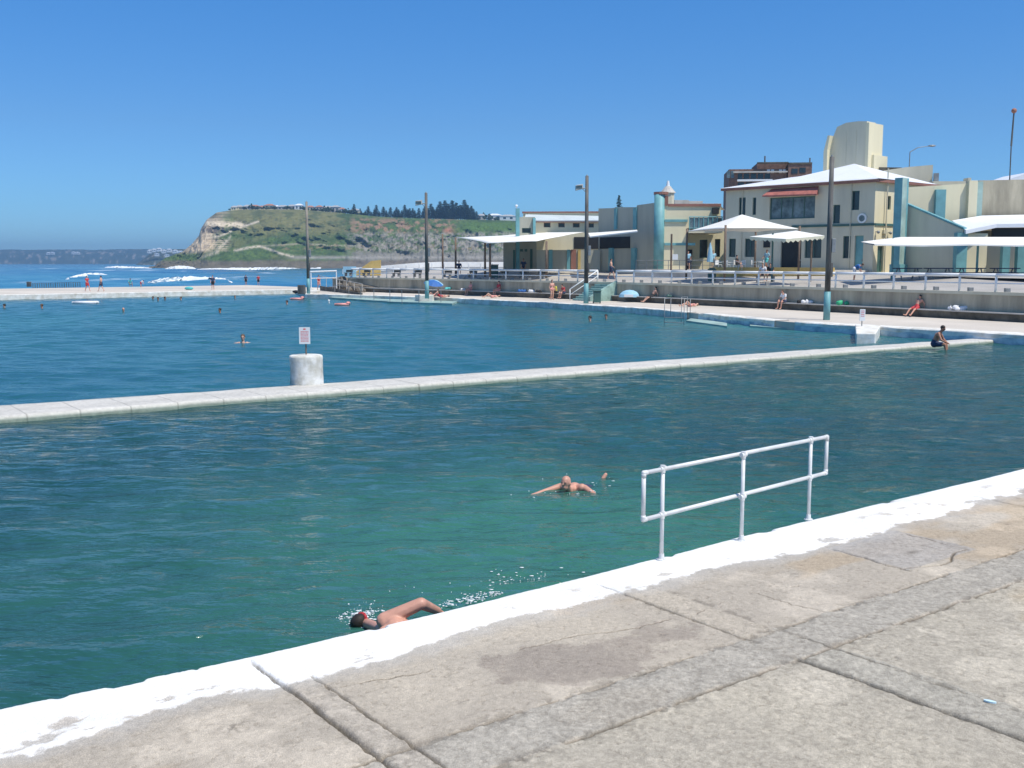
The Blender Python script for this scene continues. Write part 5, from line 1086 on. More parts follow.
for k in range(2):
    t=bpy.data.objects.new('shrub',None); COL.objects.link(t); bush_mesh(k+2).build('foliage',LEAFB,t); m=MB(); m.tube((0,0,-.5),(0,0,.6),.1,n=5); m.build('stem',TRUNK,t); bs.append(t)
bl_=[237,241,247,255,261,269,277,283,290,298,306,309,317,326,334,341,348,352,364,480,488,500,516,245.5,308,327.5,349.5]; bl_=sorted(bl_)
for i,px_ in enumerate(bl_):
    o=bs[i] if i<2 else copy_tree(bs[i%2]); D_=1134+PR.random()*30; s=1.8+2.2*PR.random(); o.location=((px_-512)/FPX*D_,D_,float(topz(px_))+.3); o.scale=(s*1.5,s,s*(1.3 if i%4==0 else .9)); o.rotation_euler=(0,0,PR.random()*6)
    tag(o,'dark bush on the skyline of the headland, %s from the left'%ordn(i),'shrub','bushes among the headland houses')
# ------------------------------------------------------------------ people
def vox(mb,name,mat,parent,size,smooth_it=3,off=None):
    me=bpy.data.meshes.new(name+'_raw'); me.from_pydata([tuple(v) for v in mb.v],[],mb.f); o=bpy.data.objects.new('tmp_raw',me); COL.objects.link(o)
    r=o.modifiers.new('r','REMESH'); r.mode='VOXEL'; r.voxel_size=size; r.use_smooth_shade=True
    s=o.modifiers.new('s','SMOOTH'); s.iterations=smooth_it; s.factor=.5
    dg=bpy.context.evaluated_depsgraph_get(); dg.update(); ev=o.evaluated_get(dg); nm=bpy.data.meshes.new_from_object(ev)
    bpy.data.objects.remove(o); bpy.data.meshes.remove(me)
    nm.name=name; nm.materials.clear(); nm.materials.append(mat); nm.polygons.foreach_set('use_smooth',[True]*len(nm.polygons))
    ob=bpy.data.objects.new(name,nm); COL.objects.link(ob); ob.parent=parent; return ob
def cap(m,p,q,r1,r2=None,n=10):
    r2=r1 if r2 is None else r2; m.tube(p,q,r1,r2,n=n); m.ell(p,r1,sub=2); m.ell(q,r2,sub=2)
V3=lambda *a: Vector(a)
def pose(kind):
    J=dict(pel=V3(0,0,.95),che=V3(0,0,1.30),nek=V3(0,0,1.46),hed=V3(0,-.01,1.62),sL=V3(.18,0,1.40),sR=V3(-.18,0,1.40),eL=V3(.24,.02,1.12),eR=V3(-.24,.02,1.12),wL=V3(.25,-.08,.88),wR=V3(-.25,-.08,.88),
           hL=V3(.09,0,.92),hR=V3(-.09,0,.92),kL=V3(.10,-.02,.49),kR=V3(-.10,-.02,.49),aL=V3(.11,.02,.07),aR=V3(-.11,.02,.07),tL=V3(.13,-.15,.035),tR=V3(-.13,-.15,.035),fwd=V3(0,-1,0),up=V3(0,0,1))
    if kind=='walk':
        J.update(kL=V3(.09,-.20,.52),aL=V3(.09,-.28,.10),tL=V3(.09,-.44,.06),kR=V3(-.09,.05,.48),aR=V3(-.09,.28,.12),tR=V3(-.09,.16,.04),eL=V3(.23,.14,1.14),wL=V3(.22,.10,.90),eR=V3(-.23,-.10,1.14),wR=V3(-.20,-.30,1.0))
    if kind in('sit','sitfwd','recline'):
        b=.10 if kind=='sitfwd' else 0
        J.update(pel=V3(0,0,.55),hL=V3(.09,-.02,.53),hR=V3(-.09,-.02,.53),che=V3(0,-b*.8,.90),nek=V3(0,-b*1.5,1.05),hed=V3(0,-b*2.2-.02,1.20),sL=V3(.18,-b,.99),sR=V3(-.18,-b,.99),kL=V3(.16,-.44,.52),kR=V3(-.16,-.44,.52),aL=V3(.16,-.50,.08),aR=V3(-.18,-.46,.08),tL=V3(.18,-.66,.04),tR=V3(-.22,-.62,.04),
                 eL=V3(.26,-b-.10,.74),eR=V3(-.26,-b-.10,.74),wL=V3(.18,-.36,.64),wR=V3(-.18,-.36,.64))
    if kind=='recline':
        J.update(che=V3(0,.18,.86),nek=V3(0,.25,1.0),hed=V3(0,.26,1.15),sL=V3(.19,.2,.95),sR=V3(-.19,.2,.95),eL=V3(.27,.34,.75),eR=V3(-.27,.34,.75),wL=V3(.25,.36,.52),wR=V3(-.25,.36,.52),kL=V3(.18,-.42,.40),kR=V3(-.16,-.42,.42),aL=V3(.22,-.80,.08),aR=V3(-.14,-.74,.08),tL=V3(.26,-.92,.14),tR=V3(-.18,-.90,.12))
    if kind=='bend':
        J.update(che=V3(0,-.26,1.12),nek=V3(0,-.42,1.16),hed=V3(0,-.55,1.20),sL=V3(.18,-.34,1.12),sR=V3(-.18,-.34,1.12),eL=V3(.22,-.40,.84),eR=V3(-.22,-.40,.84),wL=V3(.16,-.50,.66),wR=V3(-.16,-.50,.66),fwd=V3(0,-.8,-.6),up=V3(0,-.6,.8))
    if kind=='lie':      # on the back, head at +y, knees raised
        J=dict(pel=V3(0,0,.12),che=V3(0,.36,.14),nek=V3(0,.52,.13),hed=V3(0,.68,.16),sL=V3(.18,.46,.12),sR=V3(-.18,.46,.12),eL=V3(.30,.22,.07),eR=V3(-.30,.22,.07),wL=V3(.27,-.02,.06),wR=V3(-.27,-.02,.06),
               hL=V3(.09,-.02,.12),hR=V3(-.09,-.02,.12),kL=V3(.12,-.36,.40),kR=V3(-.12,-.42,.24),aL=V3(.12,-.72,.07),aR=V3(-.13,-.84,.07),tL=V3(.13,-.86,.12),tR=V3(-.14,-.92,.2),fwd=V3(0,0,1),up=V3(0,1,0))
    if kind=='prop':     # lying, leaning on the elbows
        J=pose('lie'); J.update(che=V3(0,.26,.36),nek=V3(0,.36,.50),hed=V3(0,.38,.66),sL=V3(.18,.32,.42),sR=V3(-.18,.32,.42),eL=V3(.26,.44,.08),eR=V3(-.26,.44,.08),wL=V3(.26,.20,.06),wR=V3(-.26,.20,.06),fwd=V3(0,-1,.2),up=V3(0,.2,1))
    if kind=='swim':     # upright in the water, head and shoulders out : z 0 = water
        J=pose('stand'); 
        for k_ in list(J): 
            if k_ not in('fwd','up'): J[k_]=J[k_]-V3(0,0,1.42)
        J.update(eL=V3(.42,-.12,-.06),eR=V3(-.42,-.12,-.06),wL=V3(.46,-.36,-.04),wR=V3(-.46,-.36,-.04))
    return J
def head_mesh(m,J,detail):
    f=J['fwd'].normalized(); u=(J['up']-f*J['up'].dot(f)).normalized(); s=u.cross(f); R=Matrix((s,f,u)).transposed(); h=J['hed']
    m.ell(h+u*.02,(.074,.092,.098),R,2); m.ell(h+f*.022-u*.055,(.052,.062,.058),R,2)
    if detail:
        m.ell(h+f*.098-u*.012,(.013,.020,.018),R,1); m.ell(h+f*.088+u*.012,(.012,.012,.022),R,1)
        for q in (-1,1): m.ell(h+s*q*.076-u*.008-f*.008,(.010,.020,.030),R,1); m.ell(h+f*.076+s*q*.03+u*.028,(.022,.014,.008),R,1)
        m.ell(h+f*.082-u*.055,(.024,.012,.008),R,1)
    return R,f,u,s
def hand(m,w,d,palm,side,curl=.35):
    # w wrist, d pointing direction, palm = palm normal, side = thumb side
    d=d.normalized(); palm=(palm-d*palm.dot(d)).normalized(); t=d.cross(palm).normalized()*side
    cap(m,w,w+d*.045,.026,.030,8); cap(m,w+d*.05-t*.018,w+d*.085-t*.026,.020,.016,8); cap(m,w+d*.05+t*.018,w+d*.085+t*.026,.020,.016,8); cap(m,w+d*.03,w+d*.085,.024,.02,8)
    for i,(o,l) in enumerate(((.030,.072),(.010,.082),(-.010,.076),(-.030,.060))):
        b=w+d*.085+t*o; k=b+d*l*.5+palm*(curl*.012)+t*o*.15; e=k+d*l*.5*math.cos(curl)+palm*l*.5*math.sin(curl)+t*o*.15
        cap(m,b,k,.0105,.0095,7); cap(m,k,e,.0095,.008,7)
    b=w+d*.025+t*.026; k=b+d*.032+t*.03+palm*.008; e=k+d*.030+t*.008+palm*.010; cap(m,b,k,.014,.0115,7); cap(m,k,e,.0115,.0095,7)
def person(kind,loc,rz,label,sk=SKL,top=None,bottom=NAVY,hair=HAIRD,detail=0,scale=1.0,J=None,group=None,fem=False,size=None,cat='person',hatm=None,hands=None,armk=1.0):
    J=J or pose(kind); root=thing('person',label,cat,(0,0,0),group); k=.88 if fem else 1.0
    m=MB(); R,f,u,s=head_mesh(m,J,detail)
    cap(m,J['nek']-u*.06,J['hed']-u*.03-f*.012,.056*k,.052*k)
    mid=(J['pel']+J['che'])/2
    cap(m,J['hL'],J['hR'],.105); cap(m,J['pel'],mid,.125*k,.118*k); cap(m,mid,J['che'],.118*k,.125*k); ax=(J['sL']-J['sR']).normalized()
    cap(m,J['che']+ax*.07,J['sL']-ax*.045,.105*k,.07*k); cap(m,J['che']-ax*.07,J['sR']+ax*.045,.105*k,.07*k); cap(m,J['che'],J['nek'],.10*k,.06*k)
    for q in 'LR':
        cap(m,J['s'+q],J['e'+q],.056*k*armk,.043*k*armk); cap(m,J['e'+q],J['w'+q],.043*k*armk,.029*k*armk)
        d=(J['w'+q]-J['e'+q]).normalized()
        if detail: hand(m,J['w'+q],(hands or {}).get(q,(d,))[0],(hands or {}).get(q,(0,Vector((0,0,-1)) if abs(d.z)<.8 else Vector((0,1,0))))[1],1 if q=='L' else -1)
        else: cap(m,J['w'+q],J['w'+q]+d*.09,.033,.024,8); cap(m,J['w'+q]+d*.03,J['w'+q]+d*.07+ax*.03*(1 if q=='R' else -1),.014,.012,6)
        cap(m,J['h'+q],J['k'+q],.088,.058); cap(m,J['k'+q],J['a'+q],.058,.037)
        c=J['k'+q].lerp(J['a'+q],.3); m.ell(c,.055,sub=1)
        cap(m,J['a'+q],J['t'+q],.040,.032); 
    sz=size or (.012 if detail else .026)
    body=vox(m,'body',sk,root,sz,2)
    if bottom:
        m=MB(); cap(m,J['hL'],J['hR'],.125); cap(m,J['pel'],J['pel'].lerp(J['che'],.28),.140*k,.135*k)
        if not fem:
            for q in 'LR': cap(m,J['h'+q],J['h'+q].lerp(J['k'+q],.62),.108,.090)
        vox(m,'swim_shorts' if not top else 'shorts',bottom,root,sz*1.1,2)
    if top:
        m=MB(); cap(m,J['pel'].lerp(J['che'],.15),J['che'],.135*k,.142*k); cap(m,J['che']+ax*.07,J['sL']-ax*.03,.12*k,.085*k); cap(m,J['che']-ax*.07,J['sR']+ax*.03,.12*k,.085*k)
        for q in 'LR': cap(m,J['s'+q],J['s'+q].lerp(J['e'+q],.55),.072*k,.066*k)
        vox(m,'shirt',top,root,sz*1.1,2)
    elif fem and bottom:
        m=MB(); cap(m,J['che']+ax*.08-u*.04,J['che']-ax*.08-u*.04,.125*k); vox(m,'bikini_top',bottom,root,sz*1.1,1)
    if hair is not None:
        m=MB(); h=J['hed']; m.ell(h+u*.040-f*.014,(.083,.098,.094),R,2)
        if fem: m.ell(h-f*.06-u*.03,(.075,.05,.11),R,2)
        vox(m,'hat' if hatm else 'hair',hatm or hair,root,.014 if detail else .025,1)
    if detail:
        for q in (-1,1): m=MB(); m.ell(J['hed']+f*.079+s*q*.031+u*.014,(.012,.008,.008),R,1); m.ell(J['hed']+f*.0865+s*q*.031+u*.014,(.005,.003,.005),R,1); e_=m.build('eye',HAIRD,None,smooth=True); e_.parent=root
    root.location=loc; root.rotation_euler=(0,0,rz); root.scale=(scale,)*3
    return root
def face_cam(extra=0): return extra
# swimmers close by
# 1: bald man, breaststroke, facing the camera and to the left
w=V3(.90,17.0,WZ); J=dict(pel=V3(.0,.62,-.13),che=V3(0,.30,-.03),nek=V3(0,.14,.02),hed=V3(-.01,.0,.135),sL=V3(.20,.24,.03),sR=V3(-.20,.24,.02),eL=V3(.44,.12,-.05),eR=V3(-.38,.06,-.04),wL=V3(.52,-.14,-.07),wR=V3(-.46,-.30,-.05),
  hL=V3(.09,.68,-.13),hR=V3(-.09,.68,-.13),kL=V3(.26,1.02,-.24),kR=V3(-.28,1.0,-.24),aL=V3(.10,1.20,-.06),aR=V3(-.20,1.36,-.16),tL=V3(.15,1.27,.05),tR=V3(-.3,1.46,-.12),fwd=V3(-.15,-1,.02),up=V3(0,.05,1))
person('swim',w,math.radians(-26),'bald sunburnt swimmer doing breaststroke in the near pool',SKR,None,NAVY,None,1,J=J,size=.011,scale=1.08)
# 2: front crawl along the kerb, one arm lifted
S_=G(384,620.5,-.22); E_=G(421,603.5,-.06); H_=G(438,611,-.28); HD=G(361,623,-.42)
ax_=(EA).normalized(); nrm_=Vector((-EA.y,EA.x,0))
c_=S_-nrm_*.14-Vector((0,0,.06)); 
J=dict(sR=S_,eR=E_,wR=H_,che=c_+ax_*.05,nek=c_-ax_*.08,hed=HD,sL=c_-nrm_*.17-Vector((0,0,.1))-ax_*.03,eL=c_-nrm_*.1-ax_*.30-Vector((0,0,.16)),wL=c_-nrm_*.05-ax_*.55-Vector((0,0,.22)),
  pel=c_+ax_*.48-Vector((0,0,.20)),hR=c_+ax_*.53+nrm_*.05-Vector((0,0,.22)),hL=c_+ax_*.53-nrm_*.12-Vector((0,0,.22)),kR=c_+ax_*.96+nrm_*.05-Vector((0,0,.26)),kL=c_+ax_*.98-nrm_*.1-Vector((0,0,.12)),aR=c_+ax_*1.36+nrm_*.05-Vector((0,0,.2)),aL=c_+ax_*1.38-nrm_*.1-Vector((0,0,.18)),
  tR=c_+ax_*1.52+nrm_*.05-Vector((0,0,.14)),tL=c_+ax_*1.54-nrm_*.1-Vector((0,0,.2)),fwd=(nrm_*.5-Vector((0,0,.9))-ax_*.3),up=-ax_)
J={k_:v for k_,v in J.items()}
sw=person('swim',(0,0,0),0,'freestyle swimmer lifting one arm beside the white kerb',SKR,None,NAVY,HAIRD,1,J=J,size=.011,hatm=HAIRD,armk=1.45)
R_=J['hed']; m=MB(); 
for k_ in range(15):
    t=k_/15*2*math.pi; t2=(k_+1)/15*2*math.pi; f=J['fwd'].normalized(); u=(J['up']-f*J['up'].dot(f)).normalized(); s=u.cross(f)
    m.tube(R_+s*.088*math.cos(t)+f*.107*math.sin(t)+u*.01,R_+s*.088*math.cos(t2)+f*.107*math.sin(t2)+u*.01,.018,n=6)
g_=m.build('goggle_strap',REDF,None); g_.parent=sw
# splash drops
def splash(label,pts,n,seed,spread,hmax,rmax=.016):
    r=random.Random(seed); m=MB(); P=[Vector(p) for p in pts]
    for i in range(n):
        t=r.random()*(len(P)-1); a=P[int(t)].lerp(P[min(int(t)+1,len(P)-1)],t%1); q=a+Vector((r.gauss(0,spread),r.gauss(0,spread),0)); h=WZ+abs(r.gauss(0,hmax))+.01; s_=rmax*(.25+r.random()**3)
        m.ell((q.x,q.y,h),(s_,s_,s_*.8),sub=1)
    o=m.build('splash_drops',FOAM,loc=(P[0].x,P[0].y,WZ),smooth=True); tag(o,label,'splash',kind='stuff')
def foamfilm(label,pts,n,seed,spread):
    r=random.Random(seed); m=MB(); P=[Vector(p) for p in pts]
    for i in range(n):
        t=r.random()*(len(P)-1); a=P[int(t)].lerp(P[min(int(t)+1,len(P)-1)],t%1); q=a+Vector((r.gauss(0,spread*1.5),r.gauss(0,spread),0)); sx=.004+.017*r.random()**3; m.ell((q.x,q.y,WZ+.010+.012*r.random()),(sx*1.7,sx*.8,.005),sub=1)
    tag(m.build('foam',FOAM,loc=(P[0].x,P[0].y,WZ),smooth=True),label,'foam',kind='stuff')
foamfilm('thin foam around the head of the freestyle swimmer',[G(340,624,WZ),G(372,612,WZ),G(352,628,WZ)],170,21,.06)
foamfilm('foam trail behind the lifted arm of the freestyle swimmer',[G(448,606,WZ),G(478,599,WZ),G(496,592,WZ)],130,22,.045)
foamfilm('thin foam streaks left of the hand rail',[G(500,585,WZ),G(545,578,WZ)],60,23,.2)
foamfilm('thin foam around the bald swimmer',[G(540,495,WZ),G(575,496,WZ),G(604,483,WZ)],26,24,.16)
splash('white splash around the head of the freestyle swimmer',[G(342,622,WZ),G(372,608,WZ),G(350,626,WZ)],90,1,.07,.05,.009)
splash('scattered drops behind the lifted arm',[G(395,596,WZ),G(430,590,WZ),G(470,603,WZ)],25,2,.25,.02,.007)
splash('churned foam from the kicking feet of the freestyle swimmer',[G(455,604,WZ),G(480,598,WZ),G(490,594,WZ)],35,3,.10,.02,.007)
splash('few bright drops in the water near the kerb, left of the hand rail',[G(510,583,WZ),G(540,582,WZ)],25,4,.18,.02,.007)
splash('ripple drops around the bald swimmer',[G(540,494,WZ),G(555,470,WZ),G(604,478,WZ)],14,5,.2,.015,.010)
# 3: mid swimmer
person('swim',G(243,343,WZ),math.radians(5),'swimmer with dark hair and bare shoulders in the middle of the far pool',SKL,None,None,HAIRB,1,size=.014,scale=1.3)
# 4: man sitting on the dividing wall, bent forward, facing right/camera
q=G(934,346.5,DT); J=pose('sitfwd')
for k_ in list(J):
    if k_ not in('fwd','up'): J[k_]=J[k_]-V3(0,0,.44)
J.update(che=V3(0,-.12,.44),nek=V3(0,-.22,.58),hed=V3(0,-.30,.72),sL=V3(.18,-.18,.52),sR=V3(-.18,-.18,.52),kL=V3(.14,-.42,.10),kR=V3(-.14,-.42,.10),aL=V3(.10,-.50,-.28),aR=V3(-.12,-.50,-.28),tL=V3(.11,-.66,-.34),tR=V3(-.13,-.66,-.34),eL=V3(.26,-.30,.28),eR=V3(-.26,-.30,.28),wL=V3(.06,-.46,.18),wR=V3(-.06,-.46,.18),fwd=V3(0,-1,-.25))
person('sit',Vector((q.x,q.y,DT)),math.radians(58),'dark-haired tanned man sitting bent forward on the dividing wall',SKT,None,NAVY,HAIRD,1,J=J,size=.014,scale=1.1)
# 5: far side people
WR=math.atan2(.49,.87)  # facing the pool from the wall
fw=math.radians(-60)
def wallpt(px_,off=-.4,zz=.5):
    # point on the seat ledge under picture column px
    for a,b in zip(WALL[:-1],WALL[1:]):
        A=Vector(polyoff([a,b],off)[0]); B=Vector(polyoff([a,b],off)[1])
        k=(px_-512)/FPX; den=(B.x-A.x)-k*(B.y-A.y)
        t=(k*A.y-A.x)/den
        if -0.02<=t<=1.02: p=A.lerp(B,t); return Vector((p.x,p.y,zz))
def seated(px_,label,sk,top,bot,hair,kind='sit',fem=False,rz=fw,detail=0,scale=1.05,off=-.4): 
    p=wallpt(px_,off,.02); return person(kind,p,rz,label,sk,top,bot,hair,detail,scale,fem=fem,group=None)
seated(916,'man in red shorts leaning back on the dark ledge at the right',SKR,None,REDF,HAIRD,'recline',detail=1)
seated(784,'sunburnt person sitting on the ledge left of the right pole',SKR,WHF,NAVY,HAIRB,'sitfwd')
seated(652,'sunbather lying back against the wall beside the pale blue beach tent',SKL,None,BLACKF,HAIRD,'recline',rz=math.radians(-80))
def onground(px_,py_,label,kind,sk,top,bot,hair,rz,fem=False,scale=1.05,zz=0.0): return person(kind,G(px_,py_,zz),rz,label,sk,top,bot,hair,0,scale,fem=fem)
onground(690,306.8,'sunbather in pink swimwear lying flat behind the pool ladder','lie',SKL,None,PINK,HAIRB,math.radians(-60),True)
onground(552,300,'standing woman at the bottom of the teal stairs','stand',SKL,None,PINK,HAIRD,math.radians(30),True)
person('sitfwd',wallpt(556,-.6,.05)+V3(0,0,.0),fw,'seated person in a yellow top on the teal stairs side',SKT,YELF,BLACKF,HAIRD,scale=1.05)
person('sitfwd',wallpt(564,-.6,.05),fw,'seated person in a red top beside the yellow one at the stairs',SKR,REDF,NAVY,HAIRD,scale=1.0)
seated(471,'small orange-clad person sitting on the ledge left of the white bags',SKR,PINK,PINK,HAIRB,'sit')
seated(499,'sunburnt person sitting on the ledge under the shade sail',SKR,REDF,PINK,HAIRD,'sit',scale=1.15)
onground(492,297.8,'sunbather lying on the far deck in front of the ledge','lie',SKL,None,PINK,HAIRB,math.radians(-80),True)
onground(434,297,'person lying under the blue beach umbrella','prop',SKL,None,PINK,HAIRB,math.radians(-70),True)
onground(441,297.6,'second person lying beside the blue umbrella','lie',SKR,None,REDF,HAIRD,math.radians(-85))
# outer walkway walkers
onground(87.5,291.5,'walker in red swimwear on the outer walkway, left one of the pair','walk',SKR,REDF,REDF,HAIRD,math.radians(60))
onground(101.5,291.5,'walker with bare back on the outer walkway, right one of the pair','walk',SKL,None,NAVY,HAIRD,math.radians(-100))
onground(213,290,'lone man in dark clothes standing on the outer walkway','stand',SKR,NAVY,BLACKF,HAIRD,math.radians(10))
onground(130,287.5,'person sitting by a turquoise mat on the outer walkway','sitfwd',SKT,TURQ,TURQ,HAIRD,math.radians(40),zz=-.4)
onground(141,287.5,'person crouching to the right of the turquoise mat','bend',SKR,WHF,REDF,HAIRD,math.radians(80),scale=.75)
onground(246,285.5,'distant person beyond the outer walkway, just left of the leftmost pole','stand',SKT,NAVY,BLACKF,HAIRD,0,scale=.9)
onground(258.5,285.6,'distant person standing nearest the leftmost pole','stand',SKR,REDF,BLACKF,HAIRD,0,scale=.9)
onground(319,290,'person in a red top walking beside the white steel frame','walk',SKR,REDF,PINK,HAIRD,math.radians(30),zz=.0)
v=G(133.5,287.6,0); m=MB(); m.box(v.x-.9,v.x+.9,v.y-.5,v.y+.5,0,.05); tag(m.build('beach_mat',TURQ,loc=v,bevel=.02),'turquoise beach mat on the outer walkway','mat')
v=G(189,290,0); bg_=MB(); bg_.ell((v.x,v.y,.2),(.55,.3,.22)); tag(bg_.build('beach_bag',TURQ,loc=v,smooth=True),'small turquoise bag on the outer walkway','bag')
v=G(296,293,0); bg_=MB(); bg_.ell((v.x,v.y,.15),(.4,.25,.17)); tag(bg_.build('beach_bag',BLACKF,loc=v,smooth=True),'small dark bag near the leftmost pole','bag')
# promenade people
def prom(px_,Y_,label,kind,sk,top,bot,hair,rz,zz,scale=1.05,fem=False): v=AT(px_,270,Y_); return person(kind,(v.x,v.y,zz),rz,label,sk,top,bot,hair,0,scale,fem=fem)
prom(611,98,'bare-chested man in dark shorts standing on the promenade right of the teal stairs','walk',SKL,None,NAVY,HAIRD,math.radians(70),1.80,1.1)
prom(854.5,80,'person in a blue and white top bending over on the promenade','bend',SKL,BLUEF,WHF,HAIRB,math.radians(60),1.9)
prom(763,84,'seated person in a white top on the promenade bench, left one of two','sitfwd',SKL,WHF,BLACKF,HAIRB,math.radians(-20),1.85,1.1)
prom(770.5,84,'seated person in dark clothes on the promenade bench, right one of two','sitfwd',SKR,BLACKF,BLACKF,HAIRD,math.radians(-20),1.85,1.1)
prom(523.5,110,'person in navy sitting before the grey screen wall','sit',SKT,NAVY,NAVY,HAIRD,0,2.25,1.15)
prom(459,116,'dark-clad person sitting behind the left promenade railing','sit',SKT,NAVY,NAVY,HAIRD,0,2.1,1.1)
prom(688,99,'person in a light blue shirt at the dark doorway','stand',SKL,LBLUE,NAVY,HAIRD,0,2.7,1.0)
prom(713,95.5,'person standing beside the folded pale blue parasol','stand',SKL,LBLUE,STEEL,HAIRB,0,2.7,1.0)
prom(736.5,95,'cafe guest in dark clothes sitting among the white chairs','sit',SKL,BLACKF,BLACKF,HAIRD,math.radians(60),2.7,1.0)
prom(766.5,90,'person in a teal top walking past the terrace doorway','walk',SKT,LBLUE,TURQ,HAIRB,math.radians(-60),2.7,1.0)
v=AT(766.5,270,83.3); bn=thing('wooden_bench','low bench with two seated people on the promenade','bench',(v.x,v.y,1.85)); m=MB(); m.box(v.x-.85,v.x+.85,v.y+.05,v.y+.5,2.24,2.32); m.build('seat',SEAT,bn)
for s in (-1,1): m=MB(); m.box(v.x+s*.65-.05,v.x+s*.65+.05,v.y+.1,v.y+.45,1.8,2.24); m.build('leg',STEEL,bn)
# small heads in the far pool
sw_l=[(4.5,308,'swimmer at the far left edge of the picture',SKL,HAIRD),(42,308,'swimmer with a bronzed face left of the white raft',SKT,HAIRB),(123.5,312,'swimmer with a pink back floating below the two walkers',SKR,None),
 (153,299.6,'dark-haired swimmer close to the outer walkway, first of four in a row',SKT,HAIRD),(158,300.6,'dark-haired swimmer close to the outer walkway, second of four in a row',SKT,HAIRD),(165,300,'dark-haired swimmer close to the outer walkway, third of four in a row',SKT,HAIRD),(181,300,'fair swimmer close to the outer walkway, last of four in a row',SKL,HAIRB),
 (220,312.6,'dark-haired swimmer near the lone walkway man',SKT,HAIRD),(235,298.8,'fair swimmer just below the outer walkway, right of the lone man',SKL,HAIRB),(329,303,'pale swimmer left of the pink airbed',WHF,None),(590,321,'swimmer with red shoulders below the rubbish bin',SKR,HAIRD),(606,319.4,'swimmer right of the one below the rubbish bin',SKR,HAIRD),
 (287,304,'swimmer resting on the pink float near the leftmost pole',SKR,HAIRD)]
proto={}
for px_,py_,lab,sk,hr in sw_l:
    person('swim',G(px_,py_,WZ)-V3(0,0,.08),random.uniform(-1,1),lab,sk,None,None,hr,0,1.35,size=.03)
v=G(85.5,303.5,WZ); m=MB(); m.tube((v.x-1.0,v.y-.35,WZ+.08),(v.x+1.0,v.y-.35,WZ+.08),.15,n=10); m.tube((v.x-1.0,v.y+.35,WZ+.08),(v.x+1.0,v.y+.35,WZ+.08),.15,n=10); m.box(v.x-1.0,v.x+1.0,v.y-.3,v.y+.3,WZ+.02,WZ+.14); [m.ell((v.x+a*1.0,v.y+b*.35,WZ+.08),.15) for a in(-1,1) for b in (-1,1)]
tag(m.build('inflatable_raft',WHF,loc=v,smooth=True),'white inflatable raft floating below the outer walkway','raft')
for px_,py_,lab in ((297,299.6,'pink inflatable float near the leftmost pole'),(342,305.3,'pink airbed floating below the thin fence posts')):
    v=G(px_,py_,WZ); m=MB()
    for k_ in range(4): m.tube((v.x-.55,v.y-.3+.2*k_,WZ+.08),(v.x+.55,v.y-.3+.2*k_,WZ+.08),.11,n=8); m.ell((v.x-.55,v.y-.3+.2*k_,WZ+.08),.11); m.ell((v.x+.55,v.y-.3+.2*k_,WZ+.08),.11)
    m.ell((v.x+.55,v.y,WZ+.2),(.2,.42,.14)); tag(m.build('pink_airbed',PINK,loc=v,smooth=True),lab,'airbed')
# belongings along the ledge
def towelbag(px_,label,mat,r,name='beach_bag',cat='bag',zz=.5,off=-.35):
    p=wallpt(px_,off,zz); m=MB(); rr=random.Random(int(px_)); 
    for k_ in range(5): m.ell((p.x+rr.uniform(-r,r),p.y+rr.uniform(-.15,.15),p.z+.08+rr.random()*r*.25),(r*.5,r*.35,.09+r*.28*rr.random()),sub=2)
    m.tube((p.x-r*.3,p.y,p.z+.2),(p.x,p.y,p.z+.32),.015,n=5); m.tube((p.x,p.y,p.z+.32),(p.x+r*.3,p.y,p.z+.2),.015,n=5)
    tag(vox(m,name,mat,None,.035,2),label,cat)
towelbag(842,'bright green bag standing on the ledge right of the right pole',GRNF,.34); towelbag(806,'white bag on the ledge near the seated sunburnt person',WHF,.32); towelbag(800.5,'black bag beside the white one on the ledge',BLACKF,.25)
towelbag(958,'crumpled white and blue towel on the ledge at the right',WHF,.42,'towel','towel'); towelbag(950,'small white cup-like bundle at the left of the crumpled towel',WHF,.16,'towel','towel')
towelbag(529,'white towel heap on the ledge left of the standing woman',WHF,.4,'towel','towel'); towelbag(522,'blue bag beside the white towel heap',BLUEF,.3); towelbag(540,'dark bag on the ledge near the standing woman',BLACKF,.32); towelbag(669,'dark green bag above the reclining sunbather',GREEN,.28); towelbag(448,'teal bag on the ledge right of the blue umbrella',TURQ,.35); towelbag(463,'pale bag on the ledge between the umbrella and the orange-clad person',WHF,.22)
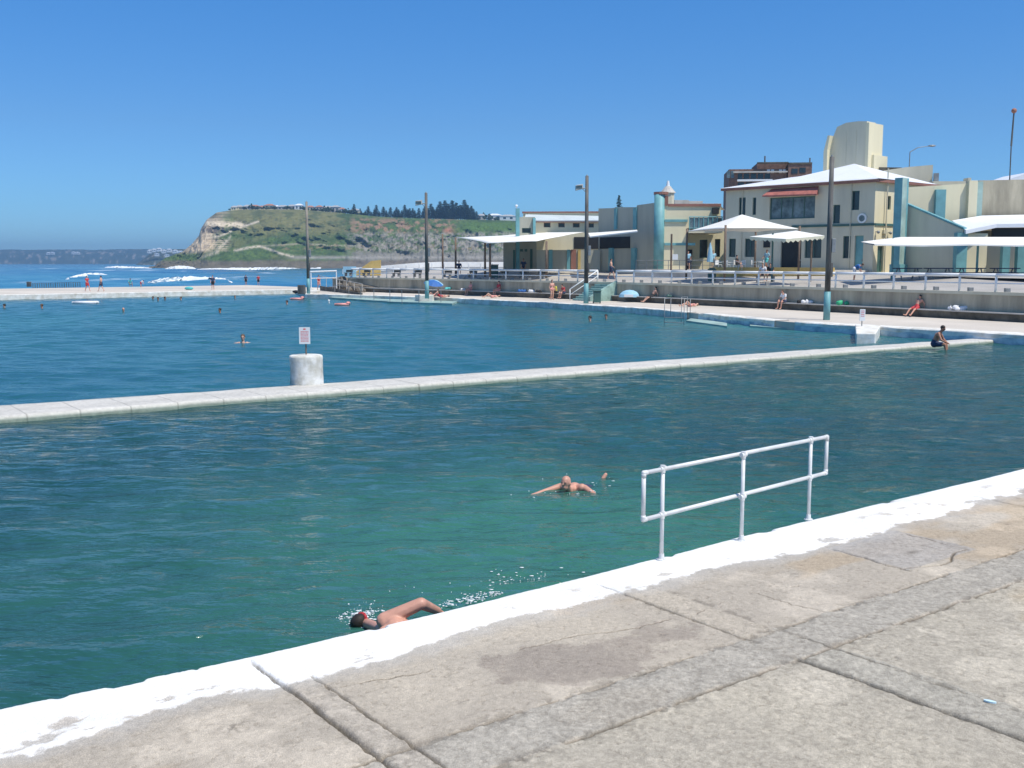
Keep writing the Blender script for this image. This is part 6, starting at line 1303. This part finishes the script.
# pale blue tent and blue umbrella
p=wallpt(629,-.9,.42); tn=thing('beach_tent','pale blue domed beach tent leaning on the wall','beach tent',p); m=MB(); 
for j in range(5):
    for i in range(14): t=2*math.pi*i/14; a=j/4*math.pi/2; m.v.append((p.x+.9*math.cos(a)*math.cos(t),p.y+.6*math.cos(a)*math.sin(t),p.z+.62*math.sin(a)))
for j in range(4):
    for i in range(14): a=j*14+i; b=j*14+(i+1)%14; m.f.append((a,b,b+14,a+14))
m.build('canopy',LBLUE,tn,smooth=False)
m=MB(); m.box(p.x-.5,p.x+.25,p.y-.62,p.y-.54,.45,.66); m.build('opening',WHF,tn)
v=G(432,297.5,0); um=thing('beach_umbrella','blue beach umbrella tilted over two sunbathers','umbrella',v); ax2=V3(.15,-.25,1).normalized(); tp=v+ax2*1.75; m=MB(); m.tube(v,tp,.025,n=6); m.build('pole',STEEL,um)
o1_=ax2.orthogonal().normalized(); o2_=ax2.cross(o1_); 
for half,mt in ((0,BLUEF),(1,LBLUE)):
    m=MB(); m.v.append(tuple(tp+ax2*.02))
    ks=range(0,7) if half==0 else range(6,13)
    for k_ in ks:
        for rr_2,dz in ((.5,.10),(.95,.38)): t=2*math.pi*(k_)/12+2.2; m.v.append(tuple(tp+(o1_*math.cos(t)+o2_*math.sin(t))*rr_2-ax2*dz))
    for k_ in range(6): a=1+2*k_; m.f+=[(0,a,a+2),(a,a+1,a+3,a+2)]
    m.build('canopy_panel',mt,um)
# ------------------------------------------------------------------ haze (closed box of air)
def haze():
    m=MB(); m.box(-4600,4600,-60,6700,-8.0,118); me=m.build('haze',None); me['kind']='stuff'; me['label']='pale blue sea air in front of the far coast'; me['category']='haze'
    mt=bpy.data.materials.new('sea_haze'); mt.use_nodes=True; t=mt.node_tree; t.nodes.clear(); o=t.nodes.new('ShaderNodeOutputMaterial'); v=t.nodes.new('ShaderNodeVolumePrincipled'); v.inputs['Color'].default_value=(.42,.72,1,1); v.inputs['Density'].default_value=HAZE; v.inputs['Anisotropy'].default_value=.3
    t.links.new(v.outputs[0],o.inputs['Volume']); me.data.materials.append(mt)
HAZE=2.2e-4
haze()
